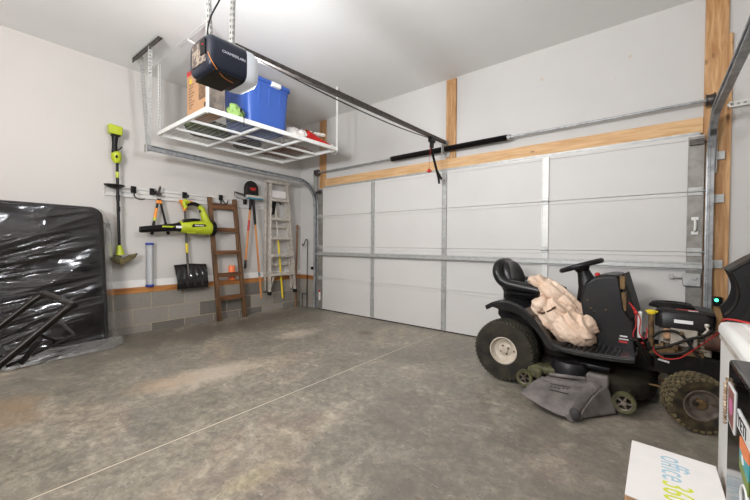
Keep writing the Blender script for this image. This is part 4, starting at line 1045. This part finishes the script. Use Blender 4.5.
m = MB()
for r_ in (.035, .06, .085, .108): m.tube([(1.03 + r_ * cos(a), .01 + r_ * sin(a), .7195) for a in [2 * pi * k / 32 for k in range(32)]], .0025, 4, closed=True)
part(m, 'screen_rings', 'mower_dk', eh)
part(MB().prism([(.96, .688), (.975, .70), (1.17, .70), (1.25, .69), (1.25, .68), (.96, .68)], -.205, -.10), 'air_filter_lid', 'black_mt', eh, .005)
part(MB().box(1.05, 1.145, -.2285, -.225, .618, .640), 'decal', 'white_ink', eh)
part(MB().box(1.06, 1.17, -.17, -.15, .7005, .7025), 'stripe_decal', 'red', eh)
part(MB().box(1.12, 1.17, -.2, -.185, .7005, .7025), 'name_decal', 'white_ink', eh)
part(MB().cyl((.93, -.20, .40), (.93, -.2, .66), .017).box(.905, .955, -.215, -.17, .36, .42), 'dipstick_tube', 'rusty')
part(MB().lathe([(0, 0), (.022, 0), (.026, .008), (.026, .024), (.02, .03), (0, .03)], 16, Matrix.Translation((.93, -.2, .655))).box(.895, .965, -.207, -.193, .67, .68), 'dipstick_cap', 'yellow', None, .002)
part(MB().box(.85, .878, -.19, -.14, .47, .66), 'coolant_bottle', 'white', None, .008)
part(MB().cyl((1.20, -.18, .52), (1.32, -.18, .52), .065, n=22).cyl((1.19, -.1, .5), (1.25, -.17, .52), .022), 'muffler', 'muffler', None, .006)
part(MB().box(.98, 1.0, -.21, -.17, .35, .47).box(1.02, 1.2, -.20, -.17, .40, .43).box(.95, 1.06, -.22, -.2, .395, .45), 'engine_bracket', 'rusty', None, .004)
part(MB().box(.995, 1.035, -.222, -.17, .50, .57), 'fuel_filter', 'card', None, .01)
for pts in ([(.94, -.22, .50), (.99, -.235, .55), (1.06, -.24, .56), (1.11, -.24, .52), (1.15, -.24, .45), (1.2, -.23, .38)],
            [(.95, -.22, .42), (1.03, -.24, .46), (1.12, -.25, .52), (1.2, -.24, .56), (1.24, -.22, .60)],
            [(.92, -.23, .37), (1.0, -.25, .40), (1.08, -.25, .42), (1.13, -.24, .47), (1.15, -.2, .56)]):
    part(MB().tube(curve(pts, 6), .009, 8), 'hose', 'hose')
part(MB().box(1.045, 1.075, -.25, -.225, .44, .475), 'hose_clamp', 'rusty', None, .003)
part(MB().box(1.08, 1.1, -.25, -.23, .545, .565), 'hose_clamp', 'rusty', None, .003)
part(MB().tube([(1.205, -.235, .62), (1.215, -.24, .60), (1.19, -.23, .55)], .008, 8).ball((1.21, -.24, .625), (.014, .014, .012)), 'spark_plug', 'alu')
for pts in ([(.845, -.19, .70), (.87, -.2, .64), (.875, -.21, .56), (.86, -.215, .50), (.88, -.22, .44), (.93, -.22, .42)],
            [(.83, -.19, .72), (.88, -.21, .66), (.90, -.22, .60), (.895, -.22, .52), (.92, -.225, .47)],
            [(.93, -.225, .48), (.94, -.225, .53), (.935, -.22, .56)]):
    part(MB().tube(curve(pts, 6), .004, 6).move(Matrix.Translation((-.03, 0, 0))), 'wire', 'red')
part(MB().ball((.872, -.212, .655), (.012, .012, .016)).ball((.915, -.225, .445), (.012, .010, .010)).move(Matrix.Translation((-.03, 0, 0))), 'terminal_boot', 'red')
part(MB().box(.905, .925, -.235, -.21, .40, .46).box(.885, .90, -.23, -.21, .43, .48), 'wire_connector', 'black', None, .003)
part(MB().cyl((.93, -.23, .425), (.93, -.24, .425), .012), 'relay', 'black')
part(MB().bar((.97, -.195, .345), (1.03, -.195, .335), .004, .012), 'frame_decal', 'white_ink')
# hood, tipped forward on its hinge
hp = curve([(1.262, .70), (1.30, .76), (1.318, .84), (1.305, .91), (1.278, .975)], 5)
ho = curve([(1.278, .975), (1.40, 1.075), (1.52, 1.135), (1.64, 1.13), (1.71, 1.02), (1.72, .80), (1.66, .56), (1.56, .44), (1.42, .42), (1.34, .50), (1.29, .60), (1.262, .70)], 5)
poly = [tuple(p) for p in hp[:-1]] + [tuple(p) for p in ho[:-1]]
hd = MB()
hd.prism(poly, -.235, -.222).prism(poly, .222, .235)
hd.sheet([tuple(p) for p in ho[:48]], .012, -.235, .235)
HS = Matrix.Translation((.03, 0, 0))
hood = part(hd.move(HS), 'hood', 'mower', None, .004, 'black engine hood tipped forward')
lip = [(x, -.238, z) for x, z in poly]
part(MB().tube([(p[0], -.225, p[1]) for p in hp] + [(p[0], -.225, p[1]) for p in ho[1:12]], .013, 8).move(HS), 'hood_lip', 'mower_dk', hood)
inner = [(1.36 + (x - 1.31) * .82, z * .93 + .03) for x, z in poly]
part(MB().prism(inner, -.242, -.235).move(HS), 'side_panel', 'black_mt', hood, .004)
part(MB().bar((1.40, -.2435, .83), (1.50, -.2435, .79), .004, .006, (0, 0, 1)).move(HS), 'scratch', 'white_ink', hood)
# cutting deck
def dk(u, v):
    a = 2 * pi * u; k = (1, 1, .97, .90, .55, 0)[v]; z = (.085, .17, .19, .215, .225, .225)[v]
    x = .565 + .40 * k * math.copysign(abs(cos(a)) ** .7, cos(a)); y = -.02 + .44 * k * math.copysign(abs(sin(a)) ** .7, sin(a))
    return Vector((x, y, z))
m = MB()
for_rings = [[dk(k / 56, v) for k in range(56)] for v in range(5)]
deck = part(loft(for_rings), 'mower_deck', 'deck', angle=50)
part(MB().box(.20, .50, -.47, -.36, .14, .20).box(.19, .30, -.50, -.42, .10, .185), 'deck_corner', 'olive', deck, .02, 'mud-stained yellow-green deck corner')
part(loft([[Vector(( .465 + k * .125 * cos(a), -.39 + k * .105 * sin(a), z)) for a in [2 * pi * j / 32 for j in range(32)]] for k, z in ((1, .16), (1, .235), (.86, .265), (.4, .272))]), 'spindle_cover', 'mower', deck, angle=50)
part(MB().box(.46, .72, -.40, -.30, .235, .275), 'belt_guard', 'mower', deck, .012)
for x, y, r_ in ((.178, -.505, .064), (.812, -.505, .07), (.175, .45, .064), (.9, .45, .07)):
    sg = -1 if y < 0 else 1
    T = Matrix.Translation((x, y, .095)) @ Matrix.Rotation(pi / 2 if sg < 0 else -pi / 2, 4, 'X')
    t = part(MB().lathe([(r_ * .66, -.018), (r_ * .95, -.02), (r_, -.012), (r_, .012), (r_ * .95, .02), (r_ * .66, .018)], 30, T, None, False), 'deck_wheel', 'olive', None, 0, 'small muddy green deck wheel')
    m = MB().lathe([(r_ * .60, -.012), (r_ * .68, -.014), (r_ * .68, .014), (r_ * .60, .012), (r_ * .6, -.012)], 30, T, None, False).lathe([(0, -.016), (.016, -.016), (.016, .022), (0, .022)], 16, T)
    for a in range(5): m.bar(T @ Vector((0, 0, 0)), T @ Vector((r_ * .64 * cos(a * 1.2566), r_ * .64 * sin(a * 1.2566), 0)), .012, .02, T.to_3x3() @ Vector((0, 0, 1)))
    part(m, 'wheel_hub', 'rim_dk', t)
    part(MB().bar((x, y - sg * .02, .095), (x + .04, y - sg * .06, .16), .02, .05), 'wheel_bracket', 'deck', t, .003)
# worn discharge chute
def chute(u, v):
    x = .345 + (.37 - .02 * v) * u
    hz = .155 + .055 * u - .02 * sin(pi * u) * (1 - u) ; hy = -.505 - .01 * u
    oy = -.76 - .085 * sin(pi * .62 * (u + .12)) ; oz = .078 - .056 * u
    ox = .235 + .345 * u + .05 * u * (1 - u)
    p = Vector((x, hy, hz)).lerp(Vector((ox, oy, oz)), v)
    p.z += .045 * sin(pi * v) * (.55 + .45 * u) - .05 * max(0, (u - .86) / .14) ** 2 * (.4 + v)
    p.z += .006 * sin(v * 60) * (1 if .16 < v < .3 else 0) + .006 * noise.noise(Vector((u * 5, v * 5, 2)))
    p.z = max(p.z, .012)
    return p
m = MB().grid(chute, 50, 44)
ch = part(m, 'discharge_chute', 'chute', None, 0, 'worn grey discharge chute', 60)
ch.modifiers.new('t', 'SOLIDIFY').thickness = .008
def cside(u, v):
    p = chute(1, u); return Vector((p.x + .045 * v * (1 - u) + .01 * v, p.y + .05 * v * u, max(.01, p.z * (1 - v) + .012 * v)))
part(MB().grid(cside, 30, 10), 'chute_side', 'chute', ch, 0, None, 60).modifiers.new('t', 'SOLIDIFY').thickness = .008
part(MB().box(.60, .728, -.55, -.49, .165, .25).cyl((.35, -.505, .165), (.60, -.508, .195), .014), 'chute_hinge', 'chute', ch, .012)
def chz(x, y):
    return min((( (q := chute(u / 30, v / 30)).x - x) ** 2 + (q.y - y) ** 2, q.z) for u in range(31) for v in range(31))[1] + .005
m = MB()
for i in range(5): m.ball((.415 + .025 * i, -.675 - .006 * (i % 3), chz(.415 + .025 * i, -.675)), (.011, .004, .004), None, 1)
m.bar((.40, -.65, chz(.40, -.65)), (.53, -.66, chz(.53, -.66)), .005, .005); m.bar((.41, -.71, chz(.41, -.71)), (.53, -.72, chz(.53, -.72)), .005, .005)
part(m, 'embossed_marks', 'charcoal', ch)
part(MB().ball((.585, -.795, .05), (.036, .03, .04)), 'scuffed_corner', 'charcoal', ch)
part(MB().tube([(.10, -.44, .36), (.14, -.46, .24), (.18, -.44, .18)], .008, 8), 'deck_chain', 'rusty')

# --- tan cover heaped between seat and dash
def heap(name, balls, mat, vox, amp, seed):
    m = MB()
    for c, r, rot in balls: m.ball(c, r, rot, 3)
    o = bpy.data.objects.new('tmp', m.mesh('tmp')); COL.objects.link(o)
    r = o.modifiers.new('r', 'REMESH'); r.mode = 'VOXEL'; r.voxel_size = vox
    bpy.context.view_layer.update()
    me = bpy.data.meshes.new_from_object(o.evaluated_get(bpy.context.evaluated_depsgraph_get())); bpy.data.objects.remove(o)
    nb = MB(); nb.bm.from_mesh(me); bpy.data.meshes.remove(me)
    nb.bm.normal_update()
    for it in range(3): bmesh.ops.smooth_vert(nb.bm, verts=nb.bm.verts, factor=.5, use_axis_x=True, use_axis_y=True, use_axis_z=True)
    nb.bm.normal_update()
    mv = []
    for v in nb.bm.verts:
        p = v.co; q = Vector((p.x * 3 - p.z * 2.5, p.y * 6, p.z * 11 + p.x * 9)) + Vector((seed, 0, 0))
        w = q + Vector((noise.noise(q * .7), noise.noise(q * .7 + Vector((9, 0, 0))), 0)) * 1.2
        a = 1 - abs(noise.noise(w)) * 2.4; b = 1 - abs(noise.noise(w * 2.1 + Vector((0, 5, 0)))) * 2.2
        mv.append(v.normal * (amp * (max(-.7, a) * 1.25 + .6 * max(-.6, b)) + amp * .25 * noise.noise(p * 60)))
    for v, d in zip(nb.bm.verts, mv): v.co += d
    return nb
def Ry(a): return Matrix.Rotation(a, 4, 'Y')
cv = thing('canvas_cover', 'crumpled tan canvas cover heaped on the mower between seat and steering column', 'cover', (4.12, -.73, 0), -.05)
m = heap('c', [((.27, -.13, .75), (.13, .14, .075), Ry(.35)), ((.17, -.14, .805), (.07, .10, .05), Ry(.2)), ((.38, -.12, .68), (.12, .12, .06), Ry(.75)), ((.46, -.10, .62), (.07, .10, .04), Ry(.6))], 'tan', .008, .018, 1)
m.build('upper_bundle', 'tan', cv, 0, True, 180)
CS = Matrix.Translation((-.02, 0, .05)) @ Matrix.Diagonal((.93, 1, .95, 1))
m = heap('c', [((.36, -.25, .55), (.11, .12, .13), Ry(.5)), ((.50, -.26, .46), (.17, .13, .115), Ry(.35)), ((.58, -.25, .45), (.09, .12, .10), None), ((.42, -.2, .56), (.14, .10, .09), Ry(.5)), ((.27, -.27, .61), (.05, .09, .07), None)], 'tan', .008, .021, 4)
m.move(CS); m.build('lower_bundle', 'tan', cv, 0, True, 180)
part(MB().tube(curve([(.24, -.34, .585), (.30, -.375, .575), (.36, -.37, .60), (.40, -.34, .63), (.46, -.31, .60)], 6), .016, 8, flat=.5).move(CS), 'strap', 'brown_lining', cv)

# ================================================================== white freezer, black fridge, box, cable
FX, FZ = 5.236, .85
fr = thing('chest_freezer', 'white chest freezer with rounded lid at the right edge beside the mower', 'freezer', (5.6, -2.55, 0))
MB().box(FX + .008, 5.98, -2.86, -2.226, .03, FZ - .055).build('cabinet', 'white', fr, bevel=.012)
def lidp(ex, z): return [Vector((x, y, z)) for x, y in ((FX + ex, -2.868 + ex), (5.99 - ex, -2.868 + ex), (5.99 - ex, -2.218 - ex), (FX + ex, -2.218 - ex))]
MB().box(FX, 5.988, -2.868, -2.222, FZ - .06, FZ).build('lid', 'white', fr, bevel=.022)
MB().box(FX + .055, 5.93, -2.81, -2.28, FZ - .004, FZ + .006).build('lid_panel', 'white', fr, bevel=.005)
MB().box(FX + .005, 5.98, -2.858, -2.23, FZ - .066, FZ - .054).build('gasket', 'alu', fr)
for x in (5.29, 5.93):
    for y in (-2.81, -2.28): MB().cyl((x, y, 0), (x, y, .032), .025).build('foot', 'rubber', fr)
GX = 5.184
fg = thing('mini_fridge', 'gloss black mini fridge with stickers at the right edge of view', 'fridge', (5.45, -3.15, 0))
MB().box(GX + .05, 5.70, -3.42, -2.90, .02, .848).build('cabinet', 'gloss_black', fg, bevel=.006)
dr = MB().box(GX, GX + .045, -3.42, -2.895, .05, .862).build('door', 'gloss_black', fg, bevel=.008)
MB().tube(curve([(GX + .05, -2.905, .86), (GX + .075, -2.94, .86), (GX + .07, -2.985, .86), (GX + .035, -3.03, .86), (GX + .022, -3.10, .86), (GX + .022, -3.40, .86)], 6), .012, 10).build('door_handle', 'gloss_black', dr)
MB().box(GX + .05, 5.70, -3.42, -2.90, .848, .855).build('top_panel', 'grey_dust', fg, bevel=.003)
for x in (5.27, 5.66):
    for y in (-3.38, -2.95): MB().cyl((x, y, 0), (x, y, .022), .02).build('foot', 'rubber', fg)
SX = GX - .0012
def stick(name, mat, pts, d=.0008, k=0): 
    return MB().prism(pts, SX - d - k, SX + .002, 'yz').build(name, mat, dr)
stick('white_sticker', 'white_ink', [(-3.028, .788), (-3.175, .788), (-3.175, .751), (-3.028, .751)])
m = MB(); text(m, 'YETI', frame((SX - .0013, -3.036, .7575), (0, -1, 0), (0, 0, 1)), .036, .0004, 1.2); m.build('sticker_lettering', 'gloss_black', dr)
stick('photo_sticker', 'white_ink', [(-2.913, .81), (-2.995, .81), (-2.992, .715), (-2.916, .722)])
stick('photo_print', 'photo_brown', [(-2.919, .805), (-2.989, .805), (-2.986, .721), (-2.922, .727)], k=.0006)
MB().ball((SX - .001, -2.955, .765), (.001, .024, .022)).build('pink_print', 'pink', dr)
stick('coral_sticker', 'coral', [(-3.057, .742), (-3.14, .748), (-3.14, .722), (-3.10, .716), (-3.058, .72)])
stick('aqua_sticker', 'aqua', [(-3.058, .72), (-3.10, .716), (-3.14, .722), (-3.14, .69), (-3.058, .700)])
stick('cream_print', 'box_white', [(-3.075, .712), (-3.09, .716), (-3.105, .704), (-3.09, .698)], k=.0005)
stick('green_sticker', 'leafgreen', [(-3.058, .700), (-3.14, .69), (-3.14, .660), (-3.059, .680)])
MB().tube([(SX - .0005, -3.118 + .034 * cos(a), .636 + .030 * sin(a)) for a in [2 * pi * k / 32 for k in range(32)]], .0028, 6, closed=True).build('ring_sticker', 'white_ink', dr)
bd = MB()
for i in range(13): bd.ball((SX - .004, -2.902 + .0015 * (i % 2), .80 - .0078 * i), .0042, None, 1)
for i in range(10): bd.ball((SX - .004, -2.909 + .001 * (i % 2), .805 - .0078 * i), .0036, None, 1)
bd.bar((SX - .002, -2.905, .808), (SX - .002, -2.905, .816), .012, .004, (1, 0, 0))
bd.build('bead_magnet', 'beads', dr)

ob = thing('cardboard_box', 'white topped cardboard box with blue and lime lettering on the floor by the freezer', 'box', (5.1, -2.52, 0))
BZ = .335; bx = [(4.983, -2.318), (5.228, -2.335), (5.231, -2.735), (4.979, -2.715)]
MB().prism(bx, .0, BZ - .003, 'xy').build('carton', 'card', ob, bevel=.003)
MB().prism(bx, BZ - .006, BZ, 'xy').build('top_flap', 'box_white', ob, bevel=.002)
m = MB(); text(m, 'office', frame((5.072, -2.372, BZ + .0004), (0.02, -1, 0), (1, 0, 0)), .112, .0004, .70); m.build('lettering', 'sky_ink', ob)
m = MB(); text(m, '360', frame((5.075, -2.550, BZ + .0004), (0.02, -1, 0), (1, 0, 0)), .112, .0004, .70); m.build('numerals', 'lime_ink', ob)
MB().box(5.095, 5.10, -2.44, -2.432, BZ, BZ + .0006).build('speck', 'card_dark', ob)
cb = MB().tube(curve([(5.05, -1.00, .425), (5.07, -1.06, .402), (5.12, -1.09, .385), (5.19, -1.10, .41), (5.26, -1.16, .50), (5.30, -1.6, .68), (5.262, -2.1, .81), (5.252, -2.22, .852), (5.27, -2.29, .866), (5.31, -2.34, .866), (5.40, -2.40, .862), (5.60, -2.44, .862)], 8), .0034, 8).build('charging_cable', 'red')
info(cb, 'thin red cable trailing from the engine over the white freezer', 'cable')

# ================================================================== push mower, only its handle in view
pm = thing('push_mower', 'black push mower whose looped tube handle rises in front of the mattress', 'lawn mower', (2.48, -4.85, 0))
N, F = Vector((2.725, -3.70, .79)), Vector((2.18, -3.735, .806))
dn = Vector((-.01, -.72, -.69)).normalized()
c = [N + dn * 1.05, N + dn * .10, N + dn * .03, N + Vector((-.012, .02, .012)), N + Vector((-.05, .026, .016)), F + Vector((.05, .026, .016)), F + Vector((.012, .02, .012)), F + dn * .03, F + dn * .10, F + dn * 1.05]
part2 = lambda m, n_, mat, b=0: m.build(n_, mat, pm, b)
part2(MB().tube(curve(c, 6), .0175, 14), 'handle', 'bronze')
part2(MB().tube([(2.70, -3.91, .55), (2.69, -3.70, .63), (2.676, -3.67, .637), (2.64, -3.66, .645), (2.33, -3.69, .70), (2.29, -3.735, .69), (2.27, -3.90, .60)], .0075, 8), 'control_bail', 'black_metal')
part2(MB().tube(curve([(2.715, -3.80, .68), (2.66, -3.72, .615), (2.60, -3.74, .62), (2.55, -3.85, .56)], 5), .008, 8).box(2.62, 2.68, -3.745, -3.70, .605, .635), 'latch', 'black_metal', .004)
part2(MB().bar((2.74, -3.80, .66), (2.70, -3.86, .55), .02, .022), 'cable_bracket', 'black_metal', .004)
part2(MB().tube([(2.25, -3.93, .60), (2.72, -3.90, .59)], .0095, 8), 'cross_rod', 'black_metal')
part2(loft([[Vector((2.48 + k * .27 * math.copysign(abs(cos(a)) ** .6, cos(a)), -4.85 + k * .33 * math.copysign(abs(sin(a)) ** .6, sin(a)), z)) for a in [2 * pi * j / 40 for j in range(40)]] for k, z in ((1, .07), (.98, .18), (.85, .22), (.5, .24))]), 'deck', 'mower')
part2(MB().cyl((2.48, -4.88, .24), (2.48, -4.88, .40), .11, .09, 24), 'engine', 'black', .01)
for x in (2.18, 2.78):
    for y in (-4.6, -5.1): part2(MB().cyl((x - .02, y, .1), (x + .02, y, .1), .1, n=24), 'wheel', 'rubber', .01)
part2(MB().bar(N + dn * 1.02, (2.72, -4.62, .17), .03, .03).bar(F + dn * 1.02, (2.24, -4.62, .17), .03, .03), 'handle_bracket', 'black_metal')

# ================================================================== light, world, camera
def light(name, kind, loc, energy, col, **kw):
    d = bpy.data.lights.new(name, kind); d.energy = energy; d.color = col
    for k, v in kw.items(): setattr(d, k, v)
    o = bpy.data.objects.new(name, d); COL.objects.link(o); o.location = loc; return o
light('opener_bulb', 'POINT', (2.935, -2.755, 2.20), 72, (.93, .96, 1.0), shadow_soft_size=.06)
light('ceiling_bulb', 'POINT', (2.75, -4.75, 2.90), 54, (1.0, .85, .70), shadow_soft_size=.12)
fl = light('added_fill_umbrella', 'AREA', (3.9, -5.6, 2.05), 180, (.96, .98, 1.0), shape='DISK', size=.9)  # added fill, aimed up so the ceiling gets brighter
fl.rotation_euler = (Vector((3.0, -3.2, 4.3)) - Vector((3.9, -5.6, 2.05))).to_track_quat('-Z', 'Y').to_euler()
wd = bpy.data.worlds.new('room'); SC.world = wd; wd.use_nodes = True
wd.node_tree.nodes['Background'].inputs[0].default_value = (.9, .93, 1, 1); wd.node_tree.nodes['Background'].inputs[1].default_value = .15

cam = bpy.data.cameras.new('camera'); co = bpy.data.objects.new('camera', cam); COL.objects.link(co)
cam.sensor_width = 36; cam.sensor_fit = 'HORIZONTAL'; cam.lens = 344.5428 / 750 * 36; cam.clip_start = .05
fw = Vector((-0.62684278, 0.77897735, -0.01619929)).normalized(); ri = Vector((0.77899251, 0.62699636, 0.00679906)); ri = (ri - fw * ri.dot(fw)).normalized(); up = ri.cross(fw)
co.matrix_world = Matrix(((ri.x, up.x, -fw.x, 5.0359), (ri.y, up.y, -fw.y, -4.0776), (ri.z, up.z, -fw.z, 1.1309), (0, 0, 0, 1)))
SC.camera = co
vs = SC.view_settings; SC.display_settings.display_device = 'sRGB'
vs.view_transform = 'Standard'; vs.look = 'None'; vs.exposure = 0.06; vs.gamma = 1.0; vs.use_curve_mapping = False
